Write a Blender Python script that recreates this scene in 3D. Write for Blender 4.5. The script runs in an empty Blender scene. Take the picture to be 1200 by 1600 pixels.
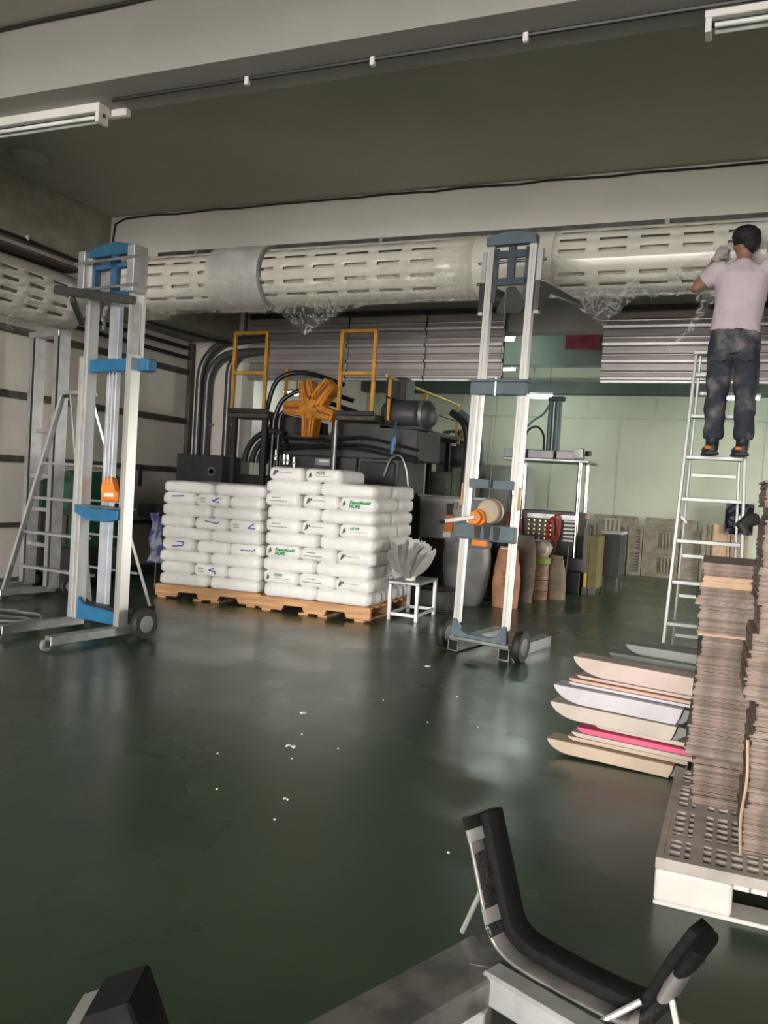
import bpy, bmesh, math, random
from math import sin, cos, pi, radians, hypot, atan2
from mathutils import Vector as V, Matrix, Euler, noise
random.seed(7)
SC = bpy.context.scene
COL = SC.collection

# ---------------------------------------------------------------- camera
YAW, PIT, ROLL, EYE = radians(22.8), radians(-1.76), radians(3.4), 1.3
fw = V((-sin(YAW)*cos(PIT), cos(YAW)*cos(PIT), sin(PIT)))
rt = V((cos(YAW), sin(YAW), 0)); up = rt.cross(fw)
rr = rt*cos(ROLL) + up*sin(ROLL); uu = up*cos(ROLL) - rt*sin(ROLL)
cam = bpy.data.cameras.new('camera'); cam.sensor_fit = 'HORIZONTAL'; cam.sensor_width = 36.0
cam.lens = 36.0*1300/1200; cam.clip_start = .05; cam.clip_end = 300
camo = bpy.data.objects.new('camera', cam); COL.objects.link(camo)
camo.matrix_world = Matrix(((rr.x, uu.x, -fw.x, 0), (rr.y, uu.y, -fw.y, 0), (rr.z, uu.z, -fw.z, EYE), (0, 0, 0, 1)))
SC.camera = camo

# ---------------------------------------------------------------- sky and exposure
W = bpy.data.worlds.new('overcast_sky'); SC.world = W; W.use_nodes = True
nt = W.node_tree; bg = nt.nodes['Background']
tc = nt.nodes.new('ShaderNodeTexCoord'); sx = nt.nodes.new('ShaderNodeSeparateXYZ'); rmp = nt.nodes.new('ShaderNodeValToRGB')
nt.links.new(tc.outputs['Generated'], sx.inputs[0]); nt.links.new(sx.outputs['Z'], rmp.inputs[0]); nt.links.new(rmp.outputs[0], bg.inputs[0])
rmp.color_ramp.elements[0].color = (1.0, .955, .89, 1); rmp.color_ramp.elements[1].color = (.93, .96, 1.0, 1)
bg.inputs[1].default_value = 17.0
vs = SC.view_settings; vs.view_transform = 'Standard'; vs.look = 'None'; vs.gamma = 1; vs.use_curve_mapping = False
SC.display_settings.display_device = 'sRGB'
vs.exposure = 0.85

def portal(name, loc, rot, sx_, sy_):          # importance portal in a real opening: emits nothing by itself
    l = bpy.data.lights.new(name, 'AREA'); l.shape = 'RECTANGLE'; l.size = sx_; l.size_y = sy_; l.cycles.is_portal = True
    o = bpy.data.objects.new(name, l); o.location = loc; o.rotation_euler = rot; COL.objects.link(o)
portal('front_door_portal', (-2.0, -9.55, 1.9), (radians(90), 0, 0), 8.0, 3.8)
portal('side_door_portal', (4.1, 12.6, 1.3), (0, radians(90), 0), 2.6, 1.6)

# ---------------------------------------------------------------- helpers
def mat(name, col, rough=.5, metal=0, var=.12, scale=6, bump=0., bscale=40, col2=None, coat=0, trans=0, stretch=None, spec=.5, thr=(.35, .65)):
    m = bpy.data.materials.new(name); m.use_nodes = True; t = m.node_tree; b = t.nodes['Principled BSDF']
    b.inputs['Roughness'].default_value = rough; b.inputs['Metallic'].default_value = metal
    b.inputs['Coat Weight'].default_value = coat; b.inputs['Transmission Weight'].default_value = trans
    b.inputs['Specular IOR Level'].default_value = spec
    c = t.nodes.new('ShaderNodeTexCoord'); mp = t.nodes.new('ShaderNodeMapping'); t.links.new(c.outputs['Object'], mp.inputs[0])
    if stretch: mp.inputs['Scale'].default_value = stretch
    n = t.nodes.new('ShaderNodeTexNoise'); n.inputs['Scale'].default_value = scale; n.inputs['Detail'].default_value = 5
    t.links.new(mp.outputs[0], n.inputs['Vector'])
    r = t.nodes.new('ShaderNodeValToRGB'); t.links.new(n.outputs['Fac'], r.inputs[0])
    r.color_ramp.interpolation = 'EASE'
    r.color_ramp.elements[0].position, r.color_ramp.elements[1].position = thr
    c2 = col2 or tuple(min(1, x*(1+var)) for x in col); c1 = col if col2 else tuple(x*(1-var) for x in col)
    r.color_ramp.elements[0].color = (*c1, 1); r.color_ramp.elements[1].color = (*c2, 1)
    t.links.new(r.outputs[0], b.inputs['Base Color'])
    if bump:
        n2 = t.nodes.new('ShaderNodeTexNoise'); n2.inputs['Scale'].default_value = bscale; n2.inputs['Detail'].default_value = 4
        t.links.new(mp.outputs[0], n2.inputs['Vector'])
        bp = t.nodes.new('ShaderNodeBump'); bp.inputs['Strength'].default_value = bump; bp.inputs['Distance'].default_value = .02
        t.links.new(n2.outputs['Fac'], bp.inputs['Height']); t.links.new(bp.outputs[0], b.inputs['Normal'])
    return m
def emis(name, col, s):
    m = bpy.data.materials.new(name); m.use_nodes = True; b = m.node_tree.nodes['Principled BSDF']
    b.inputs['Base Color'].default_value = (.8, .8, .8, 1); b.inputs['Emission Color'].default_value = (*col, 1); b.inputs['Emission Strength'].default_value = s
    return m

class MB:
    def __init__(s): s.v = []; s.f = []
    def add(s, vs_, fs):
        n = len(s.v); s.v += [tuple(p) for p in vs_]; s.f += [tuple(i+n for i in q) for q in fs]; return s
    def box(s, a, b):                      # two corners
        (x0, y0, z0), (x1, y1, z1) = a, b
        x0, x1 = min(x0, x1), max(x0, x1); y0, y1 = min(y0, y1), max(y0, y1); z0, z1 = min(z0, z1), max(z0, z1)
        return s.add([(x0,y0,z0),(x1,y0,z0),(x1,y1,z0),(x0,y1,z0),(x0,y0,z1),(x1,y0,z1),(x1,y1,z1),(x0,y1,z1)],
                     [(3,2,1,0),(4,5,6,7),(0,1,5,4),(1,2,6,5),(2,3,7,6),(3,0,4,7)])
    def cb(s, c, d, rz=0, rx=0, ry=0):     # centre, dims, rotation
        M = Euler((rx, ry, rz)).to_matrix(); c = V(c); n = len(s.v)
        s.box((-d[0]/2,-d[1]/2,-d[2]/2),(d[0]/2,d[1]/2,d[2]/2))
        for i in range(n, n+8): s.v[i] = tuple(M @ V(s.v[i]) + c)
        return s
    def bar(s, p, q, w, h, upv=(0,0,1)):   # rectangular bar from p to q; w across, h along up
        p, q = V(p), V(q); d = (q-p).normalized(); u = V(upv)
        if abs(d.dot(u)) > .98: u = V((0,1,0))
        a = d.cross(u).normalized(); b = a.cross(d).normalized(); a *= w/2; b *= h/2
        return s.add([p-a-b, p+a-b, p+a+b, p-a+b, q-a-b, q+a-b, q+a+b, q-a+b],
                     [(0,1,2,3)[::-1],(4,5,6,7)[::-1][::-1],(0,1,5,4),(1,2,6,5),(2,3,7,6),(3,0,4,7)])
    def tube(s, pts, r, n=10, cap=True):
        pts = [V(p) for p in pts]; R = r if isinstance(r, (list, tuple)) else [r]*len(pts); rings = []; a = None
        for i, p in enumerate(pts):
            d = (pts[min(i+1, len(pts)-1)] - pts[max(i-1, 0)]).normalized()
            if a is None: a = d.orthogonal().normalized()
            a = (a - d*a.dot(d)).normalized(); b = d.cross(a)
            rings.append([p + (a*cos(2*pi*k/n) + b*sin(2*pi*k/n))*R[i] for k in range(n)])
        s.rings(rings, cap); return s
    def rings(s, rings, cap=True, close=True):
        n = len(rings[0]); b0 = len(s.v)
        for g in rings: s.v += [tuple(p) for p in g]
        for i in range(len(rings)-1):
            for k in range(n if close else n-1):
                k2 = (k+1) % n; s.f.append((b0+i*n+k, b0+i*n+k2, b0+(i+1)*n+k2, b0+(i+1)*n+k))
        if cap:
            s.f.append(tuple(b0+k for k in range(n))[::-1]); e = b0+(len(rings)-1)*n; s.f.append(tuple(e+k for k in range(n)))
        return s
    def cyl(s, p, q, r, n=16, r2=None): return s.tube([p, q], [r, r if r2 is None else r2], n)
    def lathe(s, prof, c=(0,0,0), n=24, axis='z', cap=True):
        c = V(c); rg = []
        for r, z in prof:
            g = []
            for k in range(n):
                a = 2*pi*k/n
                p = {'z': V((r*cos(a), r*sin(a), z)), 'x': V((z, r*cos(a), r*sin(a))), 'y': V((r*sin(a), z, r*cos(a)))}[axis]
                g.append(c+p)
            rg.append(g)
        return s.rings(rg, cap)
    def prism(s, poly, y0, y1, ax='y'):    # polygon in (x,z) pushed along y (or in (x,y) along z, (y,z) along x)
        f = {'y': lambda p, t: (p[0], t, p[1]), 'z': lambda p, t: (p[0], p[1], t), 'x': lambda p, t: (t, p[0], p[1])}[ax]
        return s.rings([[f(p, y0) for p in poly], [f(p, y1) for p in poly]])
    def grid(s, P):                        # 2-D list of points
        b0 = len(s.v); w = len(P[0])
        for row in P: s.v += [tuple(p) for p in row]
        for i in range(len(P)-1):
            for j in range(w-1): s.f.append((b0+i*w+j, b0+i*w+j+1, b0+(i+1)*w+j+1, b0+(i+1)*w+j))
        return s
    def mesh(s, name, m, bevel=0, smooth=False, ang=40, seg=1):
        me = bpy.data.meshes.new(name); me.from_pydata(s.v, [], s.f)
        bm = bmesh.new(); bm.from_mesh(me); bmesh.ops.recalc_face_normals(bm, faces=bm.faces)
        if bevel:
            ed = [e for e in bm.edges if len(e.link_faces) == 2 and e.calc_face_angle(0) > .5]
            bmesh.ops.bevel(bm, geom=ed, offset=bevel, segments=seg, affect='EDGES', profile=.5, clamp_overlap=True)
        bm.to_mesh(me); bm.free()
        if m: me.materials.append(m)
        if smooth:
            me.polygons.foreach_set('use_smooth', [True]*len(me.polygons)); me.set_sharp_from_angle(angle=radians(ang))
        return me
    def build(s, name, m, parent=None, bevel=0, smooth=False, ang=40, seg=1, loc=None):
        o = bpy.data.objects.new(name, s.mesh(name, m, bevel, smooth, ang, seg)); COL.objects.link(o)
        if parent: o.parent = parent
        if loc: o.location = loc
        return o
def tag(o, label=None, cat=None, group=None, kind=None):
    for k, x in (('label', label), ('category', cat), ('group', group), ('kind', kind)):
        if x: o[k] = x
    return o
def thing(name, label, cat, loc=(0,0,0), rz=0, group=None):
    o = bpy.data.objects.new(name, None); o.empty_display_size = .1; COL.objects.link(o); o.location = loc; o.rotation_euler = (0,0,rz)
    return tag(o, label, cat, group)
def kids(o): return [c for c in bpy.data.objects if c.parent == o]
def copy_tree(o, parent=None, ch=None):
    c = o.copy(); COL.objects.link(c); c.parent = parent
    for k in (kids(o) if ch is None else ch): copy_tree(k, c)
    return c
def struct(name, mb, m, parent=None, **k):
    o = mb.build(name, m, parent, **k)
    if not parent: o['kind'] = 'structure'
    return o
def text_mesh(name, body, size, m, parent, loc, rot=(radians(90),0,0), offset=0, align='LEFT', shear=0):
    cu = bpy.data.curves.new(name, 'FONT'); cu.body = body; cu.size = size; cu.offset = offset; cu.align_x = align; cu.align_y = 'CENTER'; cu.resolution_u = 2; cu.shear = shear; cu.extrude = .0004
    t = bpy.data.objects.new(name, cu); COL.objects.link(t)
    dg = bpy.context.evaluated_depsgraph_get(); me = bpy.data.meshes.new_from_object(t.evaluated_get(dg))
    bpy.data.objects.remove(t); o = bpy.data.objects.new(name, me); COL.objects.link(o)
    me.materials.clear(); me.materials.append(m); o.parent = parent; o.location = loc; o.rotation_euler = rot
    return o
def arc(c, r, a0, a1, n, ax='xz'):
    out = []
    for i in range(n+1):
        a = radians(a0+(a1-a0)*i/n); p = [c[0], c[1], c[2]]
        i0, i1 = 'xyz'.index(ax[0]), 'xyz'.index(ax[1]); p[i0] += r*cos(a); p[i1] += r*sin(a); out.append(tuple(p))
    return out
def smoothpath(pts, n=6):                   # Catmull-Rom through the points
    P = [V(p) for p in pts]; P = [P[0]*2-P[1]] + P + [P[-1]*2-P[-2]]; out = []
    for i in range(1, len(P)-2):
        for k in range(n):
            t = k/n; a, b, c, d = P[i-1], P[i], P[i+1], P[i+2]
            out.append(.5*((2*b) + (c-a)*t + (2*a-5*b+4*c-d)*t*t + (3*b-a-3*c+d)*t**3))
    return out + [P[-2]]

# ---------------------------------------------------------------- materials
M = dict(
 wall=mat('painted_wall', (.66,.615,.555), .75, var=.06, scale=1.2, bump=.08, bscale=25),
 beam=mat('beam_toned_down', (.36,.345,.32), .75, var=.05, scale=1.0, bump=.06, bscale=20),  # darker tone puts shade into the colour of the front beam
 beam_lit=mat('beam_lit_tone', (.68,.64,.595), .75, var=.05, scale=1.0, bump=.06, bscale=20),  # lighter tone stands in for light falling on the far beam
 ceil=mat('bare_ceiling', (.42,.41,.345), .85, var=.05, scale=.6, bump=.03, bscale=12),
 green_wall=mat('pale_green_wall', (.52,.55,.43), .7, var=.08, scale=.9, bump=.08, bscale=20),
 dark=mat('dark_painted_steel', (.035,.033,.032), .45, .3, scale=5),
 rail=mat('brown_batten', (.07,.06,.05), .6, var=.3, scale=9),
 alu=mat('aluminium', (.72,.71,.69), .38, .75, var=.06, scale=8, stretch=(1,1,.1)),
 alud=mat('dull_aluminium', (.50,.50,.51), .45, .7, var=.1, scale=8),
 blue=mat('blue_paint', (.022,.15,.30), .42, .1, var=.12, scale=7),
 bluegrey=mat('blue_grey_paint', (.115,.155,.185), .45, .2, var=.12, scale=7),
 black=mat('black_rubber', (.018,.018,.018), .6, var=.3, scale=20),
 blackg=mat('black_gloss', (.015,.015,.017), .3, var=.3, scale=10),
 steel=mat('grey_steel', (.30,.31,.31), .4, .7, var=.2, scale=6),
 chrome=mat('chrome', (.8,.8,.8), .12, 1, var=.03),
 orange=mat('orange_paint', (.75,.22,.03), .5, var=.15, scale=10),
 yellow=mat('yellow_paint', (.60,.30,.03), .5, var=.15, scale=8),
 yellow2=mat('lemon_paint', (.55,.40,.05), .5, var=.15, scale=8),
 sack=mat('white_film_sack', (.86,.85,.83), .38, var=.03, scale=12, bump=.25, bscale=14, coat=.1),
 ink_green=mat('green_ink', (.03,.33,.13), .6), ink_blue=mat('blue_ink', (.05,.06,.42), .6), ink_dark=mat('grey_ink', (.09,.12,.11), .6),
 wood=mat('pallet_wood', (.60,.33,.16), .7, var=.2, scale=5, stretch=(.4,6,6), bump=.15, bscale=12),
 plastic=mat('white_plastic', (.80,.77,.74), .45, var=.05, scale=6),
 pvc=mat('cream_duct_plastic', (.66,.63,.565), .18, var=.04, scale=3),
 card=mat('brown_cardboard', (.33,.255,.21), .85, var=.22, scale=14, stretch=(1,1,6)),
 card2=mat('tan_cardboard', (.55,.38,.25), .8, var=.12, scale=8),
 grey=mat('grey_plastic', (.20,.205,.205), .45, var=.1, scale=5),
 kraft=mat('kraft_paper', (.46,.27,.17), .75, var=.15, scale=6, bump=.4, bscale=9),
)
# ================================================================ THE ROOM
XL, YB, ZC = -7.05, 15.5, 4.25
def floor_mat():
    m = mat('green_epoxy_floor', (.030,.064,.034), .2, var=.3, scale=.9, bump=.02, bscale=1.2, thr=(.2,.8))
    t = m.node_tree; b = t.nodes['Principled BSDF']; c = t.nodes['Texture Coordinate']
    # worn, slightly greyer patches and uneven gloss
    n = t.nodes.new('ShaderNodeTexNoise'); n.inputs['Scale'].default_value = .45; n.inputs['Detail'].default_value = 8; n.inputs['Distortion'].default_value = .1; n.inputs['Roughness'].default_value = .55
    r = t.nodes.new('ShaderNodeValToRGB'); r.color_ramp.interpolation = 'EASE'; r.color_ramp.elements[0].position = .36; r.color_ramp.elements[1].position = .80
    t.links.new(c.outputs['Object'], n.inputs['Vector']); t.links.new(n.outputs['Fac'], r.inputs[0])
    mx = t.nodes.new('ShaderNodeMix'); mx.data_type = 'RGBA'; mx.inputs[7].default_value = (.092,.088,.068,1)
    src = b.inputs['Base Color'].links[0].from_socket
    mu = t.nodes.new('ShaderNodeMath'); mu.operation = 'MULTIPLY'; mu.inputs[1].default_value = .55
    t.links.new(r.outputs[0], mu.inputs[0]); t.links.new(mu.outputs[0], mx.inputs[0]); t.links.new(src, mx.inputs[6]); t.links.new(mx.outputs[2], b.inputs['Base Color'])
    n3 = t.nodes.new('ShaderNodeTexNoise'); n3.inputs['Scale'].default_value = 1.1; n3.inputs['Detail'].default_value = 3
    mr = t.nodes.new('ShaderNodeMapRange'); mr.interpolation_type = 'SMOOTHSTEP'; mr.inputs[1].default_value = .2; mr.inputs[2].default_value = .8; mr.inputs[3].default_value = .20; mr.inputs[4].default_value = .38
    t.links.new(c.outputs['Object'], n3.inputs['Vector']); t.links.new(n3.outputs['Fac'], mr.inputs[0]); t.links.new(mr.outputs[0], b.inputs['Roughness'])
    return m
M['floor'] = floor_mat()
struct('floor', MB().box((-9,-9.7,-.15),(4.4,YB+.3,0)), M['floor'])
struct('wall_left', MB().box((XL-.25,-9.7,0),(XL,YB+.2,ZC)), M['wall'])
struct('wall_back', MB().box((XL,YB,0),(4.2,YB+.2,ZC)), M['green_wall'])
# joints of the pale green wall boards
jt = MB()
for z in (2.77,): jt.box((XL,YB-.012,z-.012),(4.1,YB,z+.012))
for x in (-5.6,-4.4,-3.2,-2.0,-.8,.4,1.6): jt.box((x-.008,YB-.01,0),(x+.008,YB,2.758)); jt.box((x+.592,YB-.01,2.782),(x+.608,YB,3.2))
struct('trim_1', jt, mat('joint_line', (.42,.46,.36), .8))
# right wall with its side door, front wall with the wide door opening
rw = MB().box((4.1,-9.7,0),(4.35,11.8,ZC)).box((4.1,13.4,0),(4.35,YB+.2,ZC)).box((4.1,11.8,2.6),(4.35,13.4,ZC))
struct('wall_right', rw, M['wall'])
fwall = MB().box((XL-.25,-9.7,0),(-6.0,-9.5,ZC)).box((2.0,-9.7,0),(4.35,-9.5,ZC)).box((-6.0,-9.7,3.8),(2.0,-9.5,ZC))
struct('wall_front', fwall, M['wall'])
struct('ceiling', MB().box((XL-.25,-9.7,ZC),(4.35,9.6,ZC+.2)).box((XL-.25,9.6,ZC),(4.35,YB+.2,ZC+.2)), M['ceil'])
yard = MB().box((-60,-70,-.3),(60,-9.7,-.02)).box((4.4,-9.7,-.3),(60,40,-.02)).build('yard_ground', mat('yard_concrete', (.32,.31,.29), .9, scale=.5)); yard['kind'] = 'structure'
# downstand beams
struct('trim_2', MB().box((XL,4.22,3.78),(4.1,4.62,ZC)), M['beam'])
struct('trim_3', MB().box((XL,7.75,3.22),(4.1,8.1,ZC)), M['beam_lit'])
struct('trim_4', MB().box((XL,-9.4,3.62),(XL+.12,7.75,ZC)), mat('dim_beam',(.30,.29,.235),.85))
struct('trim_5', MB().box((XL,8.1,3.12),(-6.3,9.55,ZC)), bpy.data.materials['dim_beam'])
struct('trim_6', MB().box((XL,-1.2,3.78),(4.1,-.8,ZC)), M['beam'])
# lintel of the second opening, corner pillar, back-bay beams, wall-top beam
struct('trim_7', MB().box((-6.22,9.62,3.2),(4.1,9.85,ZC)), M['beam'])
struct('wall_corner', MB().box((XL,9.6,0),(-6.22,9.9,ZC)), M['wall'])
struct('trim_8', MB().box((XL,12.6,3.29),(4.1,12.9,ZC)), mat('grey_green_beam', (.22,.26,.22), .8, scale=1))
struct('trim_9', MB().box((XL,15.2,3.18),(4.1,YB,3.385)), mat('dark_green_beam', (.075,.095,.085), .7, scale=2))
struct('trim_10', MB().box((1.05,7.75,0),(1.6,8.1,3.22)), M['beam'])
# dark battens along the left wall and the post in its corner
bt = MB()
for z, h in ((2.70,.075),(2.03,.075),(1.36,.07),(.66,.05)): bt.box((XL,6.0,z-h/2),(XL+.05,9.5,z+h/2))
struct('baseboard_left', MB().box((XL,-9.4,0),(XL+.02,9.6,.10)), mat('grey_skirting', (.12,.12,.115), .6))
struct('trim_11', bt, M['rail'], bevel=.004)
struct('trim_12', MB().box((XL,9.5,.1),(XL+.07,9.57,3.1)), M['rail'], bevel=.004)
# banner on the far beam
bn = MB().grid([[(-2.50+.50*i/6, 12.57+.01*sin(i*2), 3.76-.24*j/2-.02*i/6) for i in range(7)] for j in range(3)]).build('hanging_banner', mat('red_cloth', (.34,.05,.07), .8, var=.3, scale=4), smooth=True)
tag(bn, 'dull red cloth banner hanging on the far green-grey beam', 'banner')

# ceiling cables with their clips
def cable(name, label, pts, r, clips=(), parent=None, m=None):
    t = thing(name, label, 'cable')
    MB().tube(pts, r, 6).build('cable_run', m or M['dark'], t, smooth=True)
    for i, c in enumerate(clips): MB().cb(c, (.03,.03,.05)).build('clip', M['plastic'], t, bevel=.004)
    return t
pts = [(XL+.16,7.73,3.62),(XL+.17,7.73,3.95),(XL+.20,7.73,4.16),(XL+.34,7.73,4.215)]
for i in range(34): pts.append((XL+.5+.28*i, 7.73, 4.222+.009*sin(i*1.9)*(1 if i%3 else -.6)))
cable('electric_cable', 'thin dark cable running along top of far white beam and turning down at left', pts, .012)
cable('electric_cable', 'dark cable on underside of front beam with three white clips', [(-4.0+.4*i, 4.43, 3.765) for i in range(19)], .012, [(-2.95,4.43,3.752),(-2.1,4.43,3.752),(-1.2,4.43,3.752)])
cable('electric_cable', 'dark cable along top of front beam face, at upper left corner', [(-6.9+.5*i, 4.205, 4.235+.004*sin(i*3)) for i in range(12)], .014)
cable('electric_cable', 'pair of dark cables clipped along the left wall below its ceiling', [(XL+.14,2.0+.5*i,3.60+.02*sin(i*.9)) for i in range(12)], .02, [(XL+.15,6.5,3.64),(XL+.15,5.2,3.64)])
for dz, nm in ((0,'upper dark conduit along top of left wall behind the hoist'),(-.13,'lower dark conduit along top of left wall behind the hoist')):
    cable('wall_conduit', nm, [(XL+.06,6.4,3.02+dz),(XL+.06,9.4,3.02+dz)], .028, m=M['dark'])
cable('wall_conduit', 'thin dark conduit crossing soffit and rising beside the corner pillar', smoothpath([(-6.62,8.1,3.10),(-6.5,8.9,3.09),(-6.35,9.45,3.09),(-6.24,9.58,3.14),(-6.2,9.58,3.4),(-6.2,9.58,3.7)],4), .018)

# ceiling lights (switched off) on the front beam
def batten_light(x0, x1, label):
    t = thing('ceiling_light', label, 'light', ((x0+x1)/2,4.50,3.70), group='unlit battens on the front beam'); L = (x1-x0)/2
    MB().box((-L,-.055,.02),(L,.055,.08)).build('housing', M['plastic'], t, bevel=.004)
    for y in (-.03,.03): MB().cyl((-L+.05,y,-.012),(L-.05,y,-.012),.013,10).build('tube', mat('tube_glass', (.8,.82,.8), .2), t, smooth=True)
    for s in (-1,1): MB().cb((s*(L-.02),0,-.01),(.03,.1,.075)).build('end_cap', M['plastic'], t, bevel=.003)
    MB().box((-L,-.012,-.004),(L,.012,.02)).build('spine', M['dark'], t)
    return t
batten_light(-5.35,-4.13,'unlit white twin-tube batten light under the beam at upper left')
batten_light(-.30,.95,'unlit white twin-tube batten light under the beam at upper right')
bl = thing('ballast_box','small pale ballast box fixed just below the upper left batten light','box',(-4.22,4.565,3.75))
MB().box((-.22,.0,-.02),(.22,.05,.03)).build('cover', M['plastic'], bl, bevel=.006); MB().cb((-.25,.025,.005),(.07,.02,.02)).build('tongue', M['plastic'], bl)
ov = thing('ceiling_lamp','dim oval bulkhead lamp on ceiling at far left edge','lamp',(-6.38,6.0,ZC-.035))
MB().lathe([(.17,.03),(.16,0),(.1,-.03),(.02,-.04)],n=20).build('shade', M['ceil'], ov, smooth=True); MB().lathe([(.2,.035),(.2,.02)],n=20).build('rim', M['beam'], ov)

# lit fluorescent lamps in the back bay
LIT = emis('lit_tube', (.86,1.0,.95), 60)
def lit(x, y, z, L, label, ln=True):
    t = thing('fluorescent_lamp', label, 'light', (x,y,z), group='lit lamps in the back bay')
    MB().box((-L/2,-.04,.03),(L/2,.04,.07)).build('housing', M['plastic'], t, bevel=.004)
    MB().cyl((-L/2+.02,0,0),(L/2-.02,0,0),.026,10).build('tube', LIT, t, smooth=True)
    top = ZC
    for s in (-1,1): MB().cyl((s*L*.35,0,.07),(s*L*.35,0,top-z),.006,6).build('hanger', M['dark'], t)
lit(-3.21,11.9,3.55,.22,'lit lamp seen through the hoist mast, upper of the two')
lit(-3.66,13.7,3.386,.28,'lit lamp seen through the hoist mast, lower of the two')
lit(-3.18,14.2,2.99,.40,'lit lamp just right of the tall hoist above the pipe riser')
lit(-.20,14.2,3.01,.22,'lit lamp seen between the legs of the worker')
lit(.16,14.2,3.015,.20,'lit lamp to the right of the legs of the worker')
lit(-6.53,11.5,2.67,.26,'lit lamp behind the orange star-shaped gripper')

# ribbed shutter cladding hung in front of the lintel
def shutter(x0, x1, label, z0=2.63, z1=3.40):
    t = thing('ribbed_panel', label, 'panel', ((x0+x1)/2,9.5,z0), group='ribbed metal panels on the lintel'); w = (x1-x0)/2; n = 4; H = z1-z0; ph = H/n
    prof = []
    for k in range(n):
        b = k*ph; prof += [(0,b),(-.06,b+.004),(-.065,b+.030),(-.012,b+.044),(-.008,b+ph*.42),(-.022,b+ph*.45),(-.024,b+ph*.50),(-.008,b+ph*.60),(-.004,b+ph*.96)]
    prof.append((0,H))
    MB().grid([[(-w,y,z) for y, z in prof],[w and (w,y,z) for y, z in prof]]).build('ribbed_sheet', SHM, t)
    MB().box((-w,.0,0),(w,.03,H)).build('backing', M['dark'], t)
    MB().box((-w,-.045,-.03),(w,.02,.0)).build('bottom_rail', M['alud'], t, bevel=.003)
    MB().box((-w,-.05,H),(w,.1,H+.06)).build('top_rail', M['dark'], t)
SHM = mat('ribbed_metal', (.40,.365,.36), .4, .5, var=.08, scale=3, stretch=(.3,1,8))
shutter(-6.05,-4.62,'leftmost ribbed grey metal panel, behind the two yellow guard frames')
shutter(-4.60,-3.58,'ribbed grey metal panel behind the right yellow guard frame')
shutter(-3.56,-2.60,'ribbed grey metal panel left of the tall hoist mast')
shutter(-1.47,1.2,'bright ribbed metal panel behind the worker', 2.62, 3.38)

# thick dark pipes climbing the corner pillar
def pipes():
    t = thing('corner_pipe','left thick dark pipe climbing the corner pillar and bending right','pipe',(-6.86,9.50,0), group='thick pipes in the left corner')
    for i, (x, lab) in enumerate(((-6.83,None),(-6.70,'second thick dark pipe beside the corner post, bending right above'),(-6.36,'third thick dark pipe, by the yellow frame, bending right above'))):
        if i: t = thing('corner_pipe', lab, 'pipe', (x,9.50,0), group='thick pipes in the left corner')
        else: t.location.x = x
        zt = (2.62,2.54,2.70)[i]; R = (.5,.42,.25)[i]
        p = [(0,0,.02),(0,0,1.2),(0,0,zt)] + [(R-R*cos(a),0,zt+R*sin(a)) for a in (.3,.6,.9,1.2,1.5)] + [((1.05,.95,.6)[i],0,zt+R+.03)]
        MB().tube(p,.055,12).build('pipe_run', mat('grey_pipe',(.09,.095,.10),.35,.4), t, smooth=True)
        MB().cb((0,.05,2.0),(.15,.08,.03)).build('bracket', M['steel'], t)
        MB().cb((0,.05,.9),(.15,.08,.03)).build('bracket', M['steel'], t)
pipes()
# ================================================================ SLOTTED DUCTS
def slotted(name, parent, x0, x1, R, rows, pitch=.32, sl=.20, ax='x', c=(0,0,0), start=.06):
    us = [x0]; slots = []; x = x0+start
    while x+sl < x1-.03: us += [x, x+sl]; slots.append((x, x+sl)); x += pitch
    us.append(x1); us = sorted(us)
    hw = 3.5; an = sorted(set([round(a-hw,2) for a in rows]+[round(a+hw,2) for a in rows]))
    full = list(an); a = -180
    while a < 180:
        if all(abs(a-q) > 4 for q in an): full.append(a)
        a += 10
    full = sorted(full); n = len(full); P = []
    c = V(c)
    for u in us:
        row = []
        for t in full:
            r = radians(t)
            row.append(c + (V((u, -R*cos(r), R*sin(r))) if ax == 'x' else V((R*cos(r), u, R*sin(r)))))
        P.append(row)
    vs_ = [p for r in P for p in r]; fs = []
    for i in range(len(us)-1):
        iss = any(abs(us[i]-s[0]) < 1e-6 for s in slots)
        for k in range(n):
            k2 = (k+1) % n
            mid = full[k]+hw
            if iss and any(abs(mid-q) < .1 for q in rows): continue
            fs.append((i*n+k, i*n+k2, (i+1)*n+k2, (i+1)*n+k))
    o = MB().add(vs_, fs).build(name, M['pvc'], parent, smooth=True, ang=30)
    s = o.modifiers.new('wall', 'SOLIDIFY'); s.thickness = .014; s.offset = 1
    return o
YD, ZD, RD = 7.42, 3.36, .27
d = thing('slotted_duct', 'long cream slotted duct hung along the far beam, held by the tall hoist', 'duct', (-2.2,YD,ZD))
MB().lathe([(RD-.035,-4.0),(RD-.035,4.2)],n=24,axis='x').build('liner', mat('duct_inside',(.50,.44,.37),.6), d, smooth=True)
slotted('slotted_pipe', d, -4.1, -.10, RD, (53,28,3,-23,-50), .335, .23)
slotted('slotted_pipe', d, .61, 4.2, RD, (50,27,6,-34,-56), .335, .225)
MB().lathe([(RD-.005,-.13),(RD+.012,-.12),(RD+.012,.61),(RD-.005,.62)],n=36,axis='x').build('coupling', M['pvc'], d, smooth=True)
MB().lathe([(RD,-2.95),(RD+.05,-2.93),(RD+.06,-2.6),(RD+.05,-2.31),(RD,-2.29)],n=36,axis='x').build('sleeve', mat('bubble_wrap',(.52,.50,.49),.4,bump=.3,bscale=60), d, smooth=True)
MB().lathe([(RD+.046,-2.30),(RD+.05,-2.29),(RD+.05,-2.28),(RD+.01,-2.275)],n=36,axis='x').build('sleeve_rim', M['grey'], d, smooth=True)
MB().box((-4.0,.285,.372),(4.2,.33,.43)).build('rail_and_shade_strip', M['rail'], d)  # brown strip stands in for the shadow gap between duct and beam
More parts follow.
